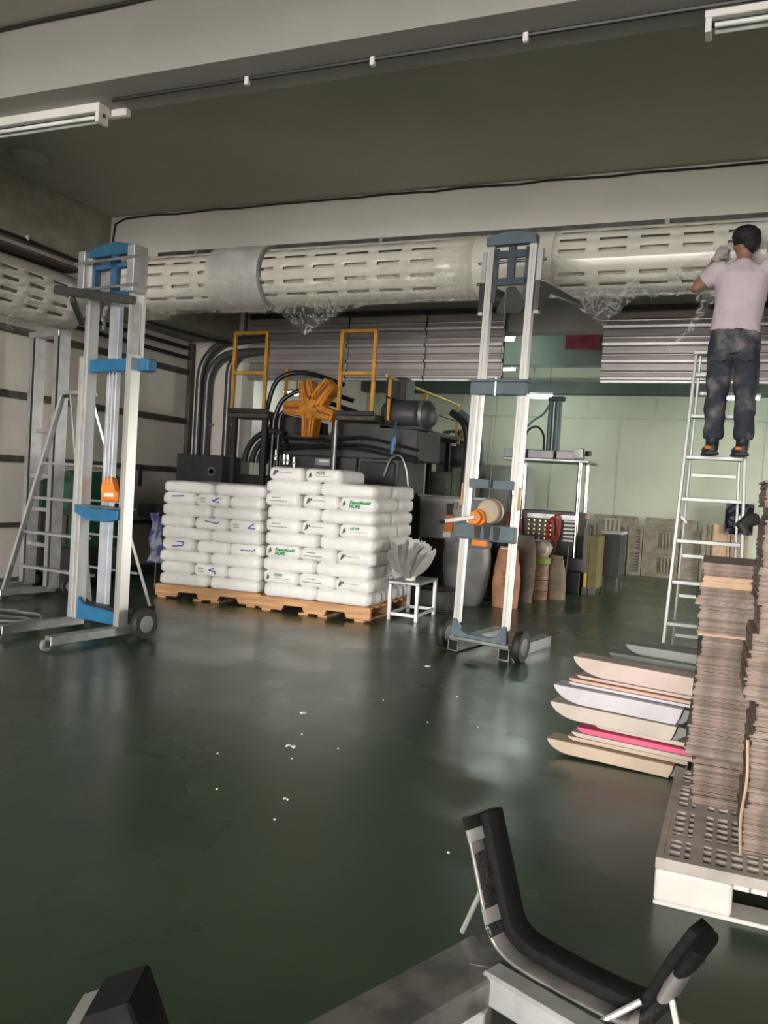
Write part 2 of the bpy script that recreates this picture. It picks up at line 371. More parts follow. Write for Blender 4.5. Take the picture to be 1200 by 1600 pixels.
for x in (-3.4,-1.2,1.5): MB().box((x-.02,.17,.22),(x+.02,.30,.40)).build('strap', M['steel'], d)
d2 = thing('slotted_duct', 'shaded slotted duct running along left wall towards the viewer', 'duct', (-6.66,4.6,3.04))
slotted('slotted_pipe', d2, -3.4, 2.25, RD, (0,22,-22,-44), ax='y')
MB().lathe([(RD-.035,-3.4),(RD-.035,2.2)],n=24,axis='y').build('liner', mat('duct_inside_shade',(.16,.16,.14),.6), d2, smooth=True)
MB().box((-.25,-3.2,.30),(.25,2.2,.33)).build('rail_and_shade_strip', M['rail'], d2)
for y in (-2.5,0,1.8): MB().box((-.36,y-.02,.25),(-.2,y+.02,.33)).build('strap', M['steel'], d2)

# ---------------------------------------------------------------- plastic film
def film_mat():
    m = bpy.data.materials.new('clear_film'); m.use_nodes = True; t = m.node_tree; t.nodes.clear()
    o = t.nodes.new('ShaderNodeOutputMaterial'); mx = t.nodes.new('ShaderNodeMixShader'); tr = t.nodes.new('ShaderNodeBsdfTransparent')
    b = t.nodes.new('ShaderNodeBsdfPrincipled'); b.inputs['Base Color'].default_value = (.85,.85,.82,1); b.inputs['Roughness'].default_value = .14; b.inputs['Specular IOR Level'].default_value = .8
    tr.inputs[0].default_value = (.96,.96,.95,1)
    c = t.nodes.new('ShaderNodeTexCoord'); n = t.nodes.new('ShaderNodeTexNoise'); n.inputs['Scale'].default_value = 11; n.inputs['Detail'].default_value = 6; n.inputs['Distortion'].default_value = 1.2
    r = t.nodes.new('ShaderNodeMapRange'); r.inputs[1].default_value = .0; r.inputs[2].default_value = .07; r.inputs[3].default_value = .30; r.inputs[4].default_value = .05
    bp = t.nodes.new('ShaderNodeBump'); bp.inputs['Strength'].default_value = .5; bp.inputs['Distance'].default_value = .03
    t.links.new(c.outputs['Object'], n.inputs['Vector']); ab = t.nodes.new('ShaderNodeMath'); ab.operation = 'SUBTRACT'; ab.inputs[1].default_value = .5; a2 = t.nodes.new('ShaderNodeMath'); a2.operation = 'ABSOLUTE'
    t.links.new(n.outputs[0], ab.inputs[0]); t.links.new(ab.outputs[0], a2.inputs[0]); t.links.new(a2.outputs[0], r.inputs[0]); t.links.new(r.outputs[0], mx.inputs[0])
    t.links.new(n.outputs[0], bp.inputs['Height']); t.links.new(bp.outputs[0], b.inputs['Normal'])
    t.links.new(tr.outputs[0], mx.inputs[1]); t.links.new(b.outputs[0], mx.inputs[2]); t.links.new(mx.outputs[0], o.inputs[0])
    return m
M['film'] = film_mat()
def film(label, rows, nu=40, nv=14, amp=.02, seed=0):
    """rows: cross profile polylines (list of points) at stations; lofted and crumpled"""
    def interp(L, t):
        f = t*(len(L)-1); i = min(int(f), len(L)-2); return V(L[i]).lerp(V(L[i+1]), f-i)
    P = []
    for i in range(nu+1):
        t = i/nu; f = t*(len(rows)-1); k = min(int(f), len(rows)-2); g = f-k; row = []
        for j in range(nv+1):
            p = interp(rows[k], j/nv).lerp(interp(rows[k+1], j/nv), g)
            q = p*7+V((seed*9,0,0)); q2 = p*21+V((0,seed*7,0))
            w_ = .22+.78*(j/nv)**2; row.append(p + (noise.noise_vector(q)*amp*1.3 + noise.noise_vector(q2)*amp*.45)*w_)
        P.append(row)
    o = MB().grid(P).build('plastic_film', M['film'], smooth=True, ang=28)
    return tag(o, label, 'film', 'clear plastic film on the ducts')
def wrap(x, a0, a1, R=.30, n=7, drop=0, dy=0):     # an arc of film hugging the duct, then hanging straight down by drop
    pts = [(x, YD-R*cos(radians(a0+(a1-a0)*k/n)), ZD+R*sin(radians(a0+(a1-a0)*k/n))) for k in range(n+1)]
    if drop:
        b = pts[-1]; pts += [(x+dy*f, b[1], b[2]-drop*f) for f in (.35,.7,1)]
    return pts
E = [(-6.0,-40,.03),(-5.7,-45,.07),(-5.3,-28,.05),(-5.05,-5,.03),(-4.55,-5,.05),(-4.35,-25,.10),(-4.18,-32,.20),(-4.06,-34,.31),(-3.9,-30,.20),(-3.6,-25,.06),(-3.2,-8,.03),(-2.9,10,.02),(-2.6,20,.02),(-2.33,22,.02)]
film('crumpled film hanging under left half of the cream duct, with a drooping tip', [wrap(x,a,-78,.335 if -5.2 < x < -4.4 else .295,7,dr) for x,a,dr in E], 110, 18, .017, 1)
E = [(-1.57,2,.04),(-1.3,-30,.05),(-1.0,-44,.04),(-.7,-44,.03),(-.45,-20,.03),(-.3,0,.03),(.3,5,.03)]
film('loose film under the right part of the cream duct, left of the worker', [wrap(x,a,-80,.295,7,dr) for x,a,dr in E], 60, 14, .014, 3)
film('triangular flap of film hanging below the right part of the duct', [[(x,7.25,3.07),(x+.01,7.245,(3.07+z)/2),(x+.02,7.24,z)] for x,z in ((-1.55,3.03),(-1.36,2.93),(-1.25,2.85),(-1.15,2.775),(-1.05,2.87),(-.93,2.97),(-.80,3.04))], 30, 14, .018, 4)
film('narrow twisted strip of film trailing down beside the worker', [[(-.40,7.08,3.07),(-.28,7.08,3.10)],[(-.34,7.07,2.95),(-.24,7.07,2.96)],[(-.40,7.06,2.80),(-.33,7.06,2.81)],[(-.50,7.06,2.64),(-.44,7.06,2.64)],[(-.58,7.06,2.53),(-.57,7.06,2.53)]], 34, 5, .018, 5)
film('short flap of film between duct and the left side of the worker', [[(-.55,7.10,3.16),(-.42,7.09,3.02),(-.38,7.08,2.92)],[(-.3,7.08,3.12),(-.22,7.08,2.98),(-.2,7.08,2.86)],[(-.1,7.12,3.08),(-.05,7.11,2.97),(.0,7.11,2.90)]], 18, 12, .022, 6)
film('film draped over end of the shaded duct on left wall', [[(-6.66+.30*cos(radians(a)), y, 3.04+.30*sin(radians(a))) for a in range(40,-101,-14)]+[(-6.62,y,2.70-dr)] for y,dr in ((3.6,.02),(4.6,.05),(5.4,.02),(6.0,.10),(6.5,.05),(6.86,.0))], 60, 18, .014, 7)
film('thin strand of film trailing off the left wall duct', [[(-6.30,6.0,2.95),(-6.25,6.0,2.93)],[(-6.33,5.85,2.72),(-6.29,5.85,2.71)],[(-6.40,5.6,2.55),(-6.38,5.6,2.54)],[(-6.50,5.4,2.36),(-6.49,5.4,2.36)]], 26, 3, .01, 8)
film('twist of film dangling inside the mast of the left hoist', [[(-4.72,5.28,2.78),(-4.62,5.28,2.80)],[(-4.74,5.28,2.64),(-4.69,5.28,2.63)],[(-4.78,5.28,2.50),(-4.74,5.28,2.50)],[(-4.76,5.28,2.42),(-4.73,5.28,2.42)]], 26, 4, .014, 9)

# ================================================================ MATERIAL LIFTS
def channel(mb, u, y, z0, z1, w, dpt, t=.006):      # aluminium U-section, open to the back
    mb.box((u-w/2,y,z0),(u+w/2,y+t,z1)); mb.box((u-w/2,y+t,z0),(u-w/2+t,y+dpt,z1)); mb.box((u+w/2-t,y+t,z0),(u+w/2,y+dpt,z1)); return mb
def wheel(parent, name, p, R, w):
    o = MB().lathe([(R*.5,-w/2),(R*.94,-w/2),(R,-w*.35),(R,w*.35),(R*.94,w/2),(R*.5,w/2)],p,28,'x').build(name, M['black'], parent, smooth=True)
    MB().lathe([(R*.12,-w*.62),(R*.55,-w*.52),(R*.62,-w*.3),(R*.62,w*.3),(R*.55,w*.52),(R*.12,w*.62)],p,20,'x').build('hub', M['grey'], o, smooth=True)
    return o
def caster(parent, p, R=.045):
    x, y, z = p
    f = MB().box((x-.03,y-.03,z-.012),(x+.03,y+.03,z)).box((x-.03,y-.035,R-.01),(x-.024,y+.02,z-.01)).box((x+.024,y-.035,R-.01),(x+.03,y+.02,z-.01)).build('caster', M['chrome'], parent)
    MB().lathe([(.006,-.018),(R*.95,-.018),(R,-.012),(R,.012),(R*.95,.018),(.006,.018)],(x,y-.01,R),18,'x').build('caster_wheel', M['grey'], f, smooth=True)
# ---- right hoist (seen from its winch side)
rh = thing('material_hoist','tall raised aluminium hoist with orange winch, standing alone mid-floor under the duct','hoist',(-1.80,6.36,0),radians(-9.2)); rh.rotation_euler.y = radians(1.2)
for s in (-1,1):
    u = s*.212
    for nm, z0, z1, uu_, w, y in (('mast_rail',.24,2.08,u,.052,0),('inner_rail',1.37,2.10,u-s*.042+ .002,.038,.012),('top_rail',2.06,3.29,s*.178,.056,.02)):
        channel(MB(), uu_, y, z0, z1, w, .05).build(nm, M['alu'], rh)
        MB().box((uu_-.003,y-.002,z0+.02),(uu_+.003,y,z1-.02)).build('rail_groove', M['alud'], rh)
    MB().box((s*.20-.045,.03,.0),(s*.20+.045,.09,.0)).v
    # square base leg, hollow end
    b = MB(); w = .046
    for a in ((-w,-w,-w+.006,w),(w-.006,-w,w,w)): b.box((s*.222+a[0],0,.052+a[1]),(s*.222+a[2],.9,.052+a[3]))
    b.box((s*.222-w,0,.006),(s*.222+w,.9,.012)); b.box((s*.222-w,0,.092),(s*.222+w,.9,.098))
    b.build('leg', M['steel'], rh)
    wheel(rh, 'wheel', (s*.33,.07,.125), .125, .06)
    caster(rh, (s*.222,.86,.1))
def crossbar(p, z, h, w, m, y=-.02, dp=.045, name='crossbar'):
    MB().box((-w/2,y,z-h/2),(w/2,y+dp,z+h/2)).build(name, m, p, bevel=.004)
crossbar(rh,.985,.125,.50,M['bluegrey'],-.05,.06,'winch_plate'); crossbar(rh,1.365,.075,.40,M['bluegrey'],.0); crossbar(rh,2.115,.10,.47,M['bluegrey'],-.035,.06); crossbar(rh,2.175,.02,.50,M['bluegrey'],-.045,.08,'flange')
crossbar(rh,.93,.014,.50,M['bluegrey'],-.07,.09,'flange')
for u in (-.06,.02,.10): MB().prism([(u-.03,1.04),(u+.03,1.04),(u+.018,.925),(u-.018,.925)],-.062,-.05).build('stiffener', M['dark'], rh)
MB().prism([(-.245,.13),(.245,.13),(.235,.27),(.20,.27),(.165,.19),(.10,.165),(-.10,.165),(-.165,.19),(-.20,.27),(-.235,.27)],-.02,.03).build('base_yoke', M['bluegrey'], rh, bevel=.005)
crossbar(rh,.115,.03,.52,M['steel'],-.005,.05,'axle_bar')
MB().prism([(-.21,3.235),(.21,3.235),(.21,3.30),(.06,3.335),(-.06,3.335),(-.21,3.30)],-.012,.06).build('crown', M['bluegrey'], rh, bevel=.004)
cg = MB().box((-.15,.03,2.80),(-.115,.06,3.22)).box((.115,.03,2.80),(.15,.06,3.22)).box((-.15,.03,3.14),(.15,.06,3.20)).box((-.15,.03,2.93),(.15,.06,2.985)).box((-.03,.025,2.93),(.03,.06,3.23))
cg.build('carriage', mat('dark_slate',(.05,.07,.09),.45), rh, bevel=.003)
for z in (3.115,2.95): MB().cyl((-.29,.045,z),(.29,.045,z),.012,10).build('fork_pin', M['chrome'], rh, smooth=True)
for s in (-1,1):
    MB().box((s*.235-.02,.03,2.70),(s*.235+.02,.07,3.2)).build('fork_upright', M['alud'], rh)
    MB().prism([(.03,2.96),(.95,2.99),(.95,2.965),(.25,2.90),(.07,2.72),(.03,2.72)],s*.235-.025,s*.235+.025,'x').build('fork', M['dark'], rh, bevel=.004)
MB().prism([(-.035,2.93),(.02,2.93),(.13,2.80),(.08,2.72),(-.11,2.72),(-.12,2.76)],.085,.10).build('hanging_cloth', mat('dark_cloth',(.05,.055,.05),.9), rh)
MB().cyl((-.01,.0,1.05),(-.01,.0,2.9),.003,6).build('hoist_wire', M['steel'], rh)
MB().cyl((-.02,-.03,2.06),(-.02,-.03,2.20),.010,8).build('pulley_pin', M['chrome'], rh, smooth=True)
MB().cyl((.0,-.02,1.34),(.0,-.02,1.43),.014,8).build('pulley_pin', M['dark'], rh, smooth=True)
wn = MB().lathe([(.0,-.045),(.09,-.045),(.10,-.03),(.06,-.015),(.06,.02),(.10,.03),(.10,.04),(0,.045)],(.02,-.02,1.155),24,'y').build('winch_drum', mat('drum_metal',(.45,.36,.27),.5,.3), rh, smooth=True)
MB().prism([(-.13,1.04),(-.02,1.04),(.02,1.07),(.0,1.15),(-.06,1.17),(-.12,1.13)],-.105,-.04).build('winch_housing', M['orange'], rh, bevel=.008)
MB().lathe([(.0,-.02),(.05,-.02),(.055,0),(.05,.02),(0,.02)],(-.055,-.12,1.10),20,'y').build('gear_cover', M['orange'], rh, smooth=True)
hd = MB().bar((-.045,-.15,1.105),(-.32,-.15,1.045),.022,.035).build('crank_arm', M['alu'], rh, bevel=.004); MB().cyl((-.315,-.15,1.045),(-.315,-.24,1.045),.017,12).build('crank_grip', M['black'], hd, smooth=True)
MB().box((-.10,-.065,.875),(.03,-.03,.925)).build('ratchet_tab', M['orange'], rh, bevel=.005)
for s in (-1,1): MB().box((s*.245-.008,-.012,1.18),(s*.245+.008,0.005,1.36)).build('side_sticker', M['kraft' if s < 0 else 'yellow'], rh)
# ---- left hoist (its legs point at the viewer)
lh = thing('material_hoist','left aluminium hoist with bright blue crossbars, its legs pointing at the viewer','hoist',(-4.585,5.14,0),radians(-8.6))
for s in (-1,1):
    u = s*.282
    channel(MB(),u-s*.0,-.01,.075,2.19,.036,.09).build('mast_rail', M['alu'], lh)
    channel(MB(),u-s*.045,.01,.10,2.98,.034,.09).build('inner_rail', M['alu'], lh)
    MB().box((u-s*.03-.012,.0,.1),(u-s*.03+.012,.085,2.6)).build('rail_shadow', M['alud'], lh)
    if s > 0: channel(MB(),u-.012,.10,2.18,2.98,.03,.02).build('top_rail', M['alu'], lh)
    MB().box((u-.045,-.045,2.66),(u+.03,.09,3.01)).build('carriage_side', M['alud'], lh, bevel=.004)
    MB().box((u-.035,-.62,.035),(u+.035,.12,.105)).build('leg', M['steel'], lh, bevel=.005)
    MB().box((u-.012,-.60,.05),(u+.012,-.58,.09)).build('leg_end', M['dark'], lh)
    caster(lh,(u,-.625,.075),.04)
    wheel(lh,'wheel',(s*.385,.17,.12),.12,.06)
MB().prism([(-.26,.10),(.26,.10),(.26,.20),(.22,.20),(-.17,.22),(-.22,.27),(-.26,.30)],.02,.06).build('base_plate', M['blue'], lh, bevel=.004)
MB().box((-.26,.06,.18),(.26,.16,.22)).build('base_shelf', M['dark'], lh)
for z, h in ((2.12,.10),): MB().box((-.25,.03,z-h/2),(.255,.08,z+h/2)).build('crossbar', M['blue'], lh, bevel=.004)
MB().box((.30,.06,2.07),(.40,.16,2.17)).build('side_bracket', M['blue'], lh, bevel=.01)
MB().prism([(-.25,1.0),(.25,.995),(.25,.92),(.12,.895),(-.1,.895),(-.25,.95)],-.03,.02).build('winch_plate', M['blue'], lh, bevel=.004)
MB().box((-.25,-.03,1.0),(.26,.14,1.012)).build('winch_shelf', M['bluegrey'], lh)
MB().prism([(-.10,1.05),(.08,1.05),(.085,1.13),(.04,1.15),(.01,1.235),(-.05,1.25),(-.10,1.22),(-.115,1.14)],.10,.17).build('winch_housing', M['orange'], lh, bevel=.01)
MB().lathe([(0,-.03),(.085,-.03),(.09,0),(.085,.03),(0,.03)],(.06,.20,1.16),20,'y').build('winch_drum', M['dark'], lh, smooth=True)
MB().prism([(-.06,1.09),(.05,1.09),(.05,1.12),(-.06,1.115)],.095,.10).build('winch_label', M['plastic'], lh)
MB().prism([(-.285,2.965),(.285,2.965),(.285,3.02),(.06,3.065),(-.06,3.065),(-.285,3.02)],-.0,.09).build('crown', mat('teal_blue',(.02,.10,.17),.45), lh, bevel=.004)
MB().box((-.255,.02,2.66),(-.20,.08,2.97)).box((-.02,.02,2.68),(.045,.07,2.97)).box((-.25,.02,2.87),(.25,.07,2.91)).box((-.25,.02,2.65),(.25,.08,2.69)).build('carriage', mat('deep_blue',(.03,.10,.20),.45), lh, bevel=.003)
for z in (2.915,2.705): MB().cyl((-.36,-.05,z),(.36,-.05,z),.011,8).build('fork_pin', M['steel'], lh, smooth=True)
MB().bar((-.42,-.17,2.69),(.27,.02,2.60),.05,.065).build('fork_bar', M['dark'], lh, bevel=.004)
MB().bar((-.30,-.1,2.62),(-.75,.35,2.55),.04,.05).build('fork_arm', M['dark'], lh, bevel=.004)
for u in (-.02,.02,.06): MB().cyl((u,.06,1.2),(u,.06,2.08),.0025,5).build('hoist_wire', M['steel'], lh)
MB().box((-.16,.15,.1),(-.05,.2,2.68)).build('rear_post', mat('pale_bluish_metal',(.42,.45,.50),.4,.4), lh, bevel=.004)
# ---- far left hoist, standing by the wall
fh = thing('material_hoist','dull aluminium hoist at far left edge, behind the stepladder','hoist',(-6.52,6.42,0),radians(-12))
for u in (-.21,.21):
    channel(MB(),u,0,.08,2.66,.10,.12).build('mast_rail', M['alud'], fh); MB().box((u+.02,-.004,.10),(u+.05,.0,2.64)).build('rail_groove', M['dark'], fh)
    MB().box((u-.04,-.5,.04),(u+.04,.1,.10)).build('leg', M['steel'], fh, bevel=.005); caster(fh,(u,-.45,.08),.04)
    wheel(fh,'wheel',(u*1.5,.2,.10),.10,.05)
for z in (.5,.86,1.2,1.66): MB().box((-.2,.03,z-.02),(.2,.07,z+.02)).build('crossbar', M['alud'], fh, bevel=.003)
MB().box((-.26,-.02,2.60),(.26,.12,2.66)).build('crown', M['alud'], fh, bevel=.004)
# ---- coil of hose lying behind the hoist legs
co = thing('hose_coil','dark coiled hose lying on floor at far left beside hoist leg','hose',(-5.36,5.0,0))
for k in range(4): MB().tube([(.24*(1+.12*k)*cos(a*.4),.16*(1+.1*k)*sin(a*.4),.015+.022*k+.006*sin(a*2+k)) for a in range(17)],.011,6,cap=False).build('coil', M['steel' if k % 2 else 'dark'], co, smooth=True)

# ================================================================ STEPLADDERS
sl = thing('stepladder','open aluminium A-frame stepladder behind the left hoist','ladder',(-5.75,5.95,0),radians(-8))
def rail(p, q, nm, par, w=.055, h=.025, m=None): MB().bar(p, q, w, h).build(nm, m or M['alud'], par, bevel=.003)
for y, s0 in ((-.0,0),(.55,0)):
    pass
TOPZ = 2.0
for s in (-1,1):
    rail((s*.62-.05,-.10,.03),(s*.06,.02,TOPZ),'rail',sl,.06,.028)
    rail((s*.44+.20,.55,.03),(s*.06+.14,.12,TOPZ-.03),'rear_rail',sl,.05,.026)
    MB().box((s*.62-.09,-.13,0),(s*.62-.01,-.07,.04)).build('foot', M['black'], sl); MB().box((s*.44+.165,.52,0),(s*.44+.235,.58,.04)).build('foot', M['black'], sl)
for k, z in enumerate((.34,.67,1.0,1.33)):
    f = 1-z/TOPZ; w = .06+(.56)*f; MB().box((-w-.04*f,-.03-.06*f+.02,z-.012),(w-.05*f,.03-.06*f+.04,z+.012)).build('step', M['alud'], sl, bevel=.003)
    w = .06+.38*f; MB().box((-w+.17,.12+.42*f-.02,z-.01),(w+.17,.12+.42*f+.02,z+.01)).build('rear_brace', M['alud'], sl, bevel=.003)
MB().box((-.10,-.02,TOPZ-.03),(.24,.16,TOPZ+.01)).build('top_cap', M['alud'], sl, bevel=.006)
for s in (-1,1): MB().cyl((s*.02+.02,-.03,TOPZ-.045),(s*.02+.02,.0,TOPZ-.045),.014,10).build('hinge_bolt', M['dark'], sl)
LAD = mat('ladder_aluminium',(.34,.35,.34),.42,.35,var=.08,scale=9)
wl = thing('stepladder','tall aluminium stepladder the worker stands on, at right','ladder',(-.175,7.0,0),0)
def lx(s, z): return s*(.285-.038*z)             # half-width tapering upwards
for s in (-1,1):
    zt = 2.52
    MB().bar((lx(s,0),0,.02),(lx(s,zt),.14,zt),.026,.07,(0,1,0)).build('rail', LAD, wl, bevel=.004)
    MB().bar((lx(s,0)-s*.055,.26,.02),(lx(s,zt)-s*.03,.19,zt),.022,.05,(0,1,0)).build('rear_rail', LAD, wl, bevel=.004)
    MB().box((lx(s,0)-.02,-.04,0),(lx(s,0)+.02,.04,.03)).build('foot', M['black'], wl); MB().box((lx(s,0)-s*.055-.017,.235,0),(lx(s,0)-s*.055+.017,.285,.03)).build('foot', M['black'], wl)
    MB().bar((lx(s,1.2)-s*.02,.07,1.2),(lx(s,1.2)-s*.06,.22,1.15),.006,.02).build('spreader', M['steel'], wl)
for z in (.02,.345,.68,1.01,1.345,1.68,2.01,2.34):
    w = lx(1,z)-.012; y = .14*z/2.52; MB().box((-w,y-.035,z-.018),(w,y+.055,z+.012)).build('step', LAD, wl, bevel=.003)
for z in (.22,.55,.88,1.54,2.2):
    w = lx(1,z)-.055; y = .26-.07*z/2.52; MB().box((-w,y-.015,z-.015),(w,y+.015,z+.015)).build('rear_brace', LAD, wl, bevel=.003)
MB().box((-.21,.09,2.50),(.21,.24,2.53)).build('top_cap', LAD, wl, bevel=.004)
# ================================================================ SACK PALLETS
def sack_mesh(name, L, Wd, H, seed):
    nx, ny, nz = 12, 9, 5; r = .046; half = V((L/2-.006, Wd/2-.004, H/2+.004)); vid = {}; vs_ = []; fs = []
    def vert(i, j, k):
        if (i, j, k) in vid: return vid[(i, j, k)]
        p = V(((i/nx*2-1)*half.x, (j/ny*2-1)*half.y, (k/nz*2-1)*half.z))
        q = V([max(-(h-r), min(h-r, c)) for c, h in zip(p, half)]); dd = p-q
        if dd.length > 1e-6: p = q + dd.normalized()*r*min(1, dd.length/r*1.0) if dd.length < r else q + dd.normalized()*r
        e = max(abs(p.x)/half.x, abs(p.y)/half.y)
        p.z *= 1.0 - .16*max(0, (abs(p.x)/half.x-.75)*4)**2*.5
        nv = noise.noise_vector(p*9+V((seed*3.1,0,0)))*.008 + noise.noise_vector(p*26+V((0,seed*5,0)))*.0035
        p += nv
        p.z = max(-H/2-.002, p.z)
        vid[(i,j,k)] = len(vs_); vs_.append(p); return vid[(i,j,k)]
    for (a, b, na, nb, f) in ((0,1,nx,ny,2),(0,2,nx,nz,1),(1,2,ny,nz,0)):
        for side in (0, (nx,ny,nz)[f]):
            for i in range(na):
                for j in range(nb):
                    q = []
                    for di, dj in ((0,0),(1,0),(1,1),(0,1)):
                        t = [0,0,0]; t[a] = i+di; t[b] = j+dj; t[f] = side; q.append(vert(*t))
                    fs.append(q)
    return MB().add(vs_, fs).mesh(name, M['sack'], smooth=True, ang=80)
ORD = ['bottom','second','third','fourth','fifth','sixth','seventh','eighth','ninth','tenth']
def pallet(label, loc, rz, w=1.19, dp=1.12):
    t = thing('wooden_pallet', label, 'pallet', loc, rz)
    for i in range(7):
        y = -dp/2+.045+(dp-.09)*i/6; MB().cb((0,y,.133),(w,.09,.02),rz=random.uniform(-.006,.006)).build('deck_board', M['wood'], t, bevel=.002)
    for s, y in (('f',-dp/2+.02),('m',0),('b',dp/2-.02)):
        # stringer with two fork notches
        x = [-w/2, -w*.29, -w*.27, -w*.10, -w*.08, w*.10, w*.12, w*.28, w*.30, w/2]
        MB().prism([(x[0],.022),(x[1],.022),(x[2],.075),(x[3],.075),(x[4],.022),(x[5],.022),(x[6],.075),(x[7],.075),(x[8],.022),(x[9],.022),(x[9],.123),(x[0],.123)],y-.02,y+.02).build('stringer', M['wood'], t)
    for x in (-w/2+.08,-.10,.10,w/2-.10): MB().cb((x,0,.011),(.10,dp+.01,.021),rz=random.uniform(-.01,.01)).build('bottom_board', M['wood'], t, bevel=.002)
    return t
def stack(side, loc, rz, layers, H, green, missing=()):
    w, dp = 1.19, 1.12; R = Matrix.Rotation(rz, 4, 'Z')
    MA = [sack_mesh('long_sack', w/2, .46, H, s) for s in range(3)]; MC = [sack_mesh('end_sack', .655, w/3, H, s+5) for s in range(3)]
    for L in range(layers):
        z = .145+H*(L+.5); ends = L % 2 == 1; spots = []
        jx = random.uniform(-.012,.012)
        if ends:
            spots += [('front '+('left','middle','right')[k], (-w/3+w/3*k, -dp/2+.655/2), True) for k in range(3)]
            spots += [('back '+('left','right')[k], (-w/4+w/2*k, dp/2-.23), False) for k in range(2)]
        else:
            spots += [('front '+('left','right')[k], (-w/4+w/2*k, -dp/2+.23), False) for k in range(2)]
            spots += [('back '+('left','middle','right')[k], (-w/3+w/3*k, dp/2-.655/2), True) for k in range(3)]
        for nm, (x, y), end in spots:
            if (L, nm) in missing or ('back middle' in nm and L < layers-2) or ('back left' in nm and L < layers-2): continue
            sq = 1 - .012*(layers-L)/layers
            p = R @ V((x*sq+jx+random.uniform(-.006,.006), y+random.uniform(-.014,.014), z)) + V(loc)
            o = bpy.data.objects.new('resin_sack', random.choice(MC if end else MA)); COL.objects.link(o)
            o.location = p; o.rotation_euler = (0, 0, rz + (pi/2 if end else 0) + random.choice((0,pi)) + random.uniform(-.02,.02))
            ln = 'top' if L == layers-1 else ORD[L]
            tag(o, f'white resin sack at {nm} of {ln} layer, {side} pallet', 'sack', f'white sacks on the {side} pallet')
            if 'front' in nm: FR[(side, L, nm)] = o
FR = {}
LP, RP = (-4.99,7.74,0), (-3.715,7.73,0); LR, RR = radians(5), radians(1.5)
pallet('worn wooden pallet under the left stack of white sacks', LP, LR, 1.22, 1.12)
pallet('orange-brown wooden pallet under the right, taller stack of white sacks', RP, RR)
stack('left', LP, LR, 9, .1205, False)
stack('right', RP, RR, 10, .1285, True, missing={(9,'front right'),(9,'back right')})
def on_front(o, fn):
    """run fn(parent, place) with place(x,z) -> location/rotation on the sack's camera-side face"""
    rz = LR if 'left pallet' in o['label'] else RR
    inv = o.matrix_basis.inverted(); wd = None
    def place(k, x, z, dy=.0):
        half = .655/2 if 'end_sack' in o.data.name else .23
        c = o.location; p = Matrix.Rotation(rz,4,'Z') @ V((x, -half-.004-dy, z)) + c
        k.parent = o; k.matrix_basis = inv @ Matrix.Translation(p) @ Matrix.Rotation(rz,4,'Z') @ Matrix.Rotation(radians(90),4,'X')
    fn(o, place)
def flat(name, poly, m):           # small printed shape in the local x,y plane
    return MB().add([(x,y,0) for x,y in poly],[tuple(range(len(poly)))]).build(name, m)
def green_logo(o, place):
    a = text_mesh('print_title','EtenoMould',.043,M['ink_green'],None,(0,0,0),offset=.0016,shear=.15); place(a,-.07,.020)
    b = text_mesh('print_grade','HDPE',.046,M['ink_green'],None,(0,0,0),offset=.002,shear=.15); place(b,-.075,-.018)
    k = flat('print_emblem',[(-.018,-.028),(.016,-.005),(.0,.032),(-.012,.012)],M['ink_dark']); place(k,-.125,.005)
def grey_logo(o, place):
    k = flat('print_emblem',[(-.02,-.03),(.012,-.01),(.02,.02),(.0,.034),(-.012,.008)],M['ink_dark']); place(k,-.12,.005)
    k = flat('print_spot',[(-.008,-.01),(.008,-.01),(.008,.01),(-.008,.01)],M['ink_dark']); place(k,-.09,.022)
    k = flat('print_line',[(-.07,-.002),(.07,-.002),(.07,.002),(-.07,.002)],M['ink_dark']); place(k,.0,.014)
def pale_logo(o, place):
    b = text_mesh('print_grade','HDPE',.038,M['ink_green'],None,(0,0,0),offset=.0005,shear=.15); place(b,-.06,.026)
    k = flat('print_line',[(-.09,-.0015),(.09,-.0015),(.09,.0015),(-.09,.0015)],M['ink_dark']); place(k,.03,-.004)
    k = flat('print_emblem',[(-.018,-.028),(.016,-.005),(.0,.032),(-.012,.012)],M['ink_dark']); place(k,-.12,.0)
def line_logo(o, place):
    for w, z in ((.05,.02),(.10,-.012)): k = flat('print_line',[(-w,-.003),(w,-.003),(w,.003),(-w,.003)],M['ink_dark']); place(k,-.08+w*.4,z)
for (L, nm), f in {(9,'front left'):grey_logo,(9,'front middle'):pale_logo,(7,'front left'):line_logo,(7,'front middle'):grey_logo,(7,'front right'):green_logo,(5,'front left'):line_logo,(5,'front middle'):grey_logo,(5,'front right'):pale_logo,(3,'front left'):green_logo,(3,'front middle'):line_logo,(3,'front right'):grey_logo,(1,'front left'):pale_logo,(1,'front middle'):line_logo,(1,'front right'):grey_logo}.items():
    if ('right',L,nm) in FR: on_front(FR[('right',L,nm)], f)
def stroke(pts, w=.011):
    mb = MB()
    for a, b in zip(pts, pts[1:]):
        a, b = V((*a,0)), V((*b,0)); n = (b-a).normalized().cross(V((0,0,1)))*w/2; mb.add([a-n,b-n,b+n,a+n],[(0,1,2,3)])
    return mb
def blue_mark(pts, text=False):
    def f(o, place):
        k = stroke(pts).build('print_stroke', M['ink_blue']); place(k, 0, 0)
        if text:
            a = text_mesh('print_title','Julius',.032,M['ink_dark'],None,(0,0,0),shear=.3); place(a,-.13,.02)
            b = text_mesh('print_grade','mlldpe',.024,M['ink_dark'],None,(0,0,0)); place(b,-.12,-.012)
    return f
chev = [(.10,.035),(.02,.0),(.10,-.015)]
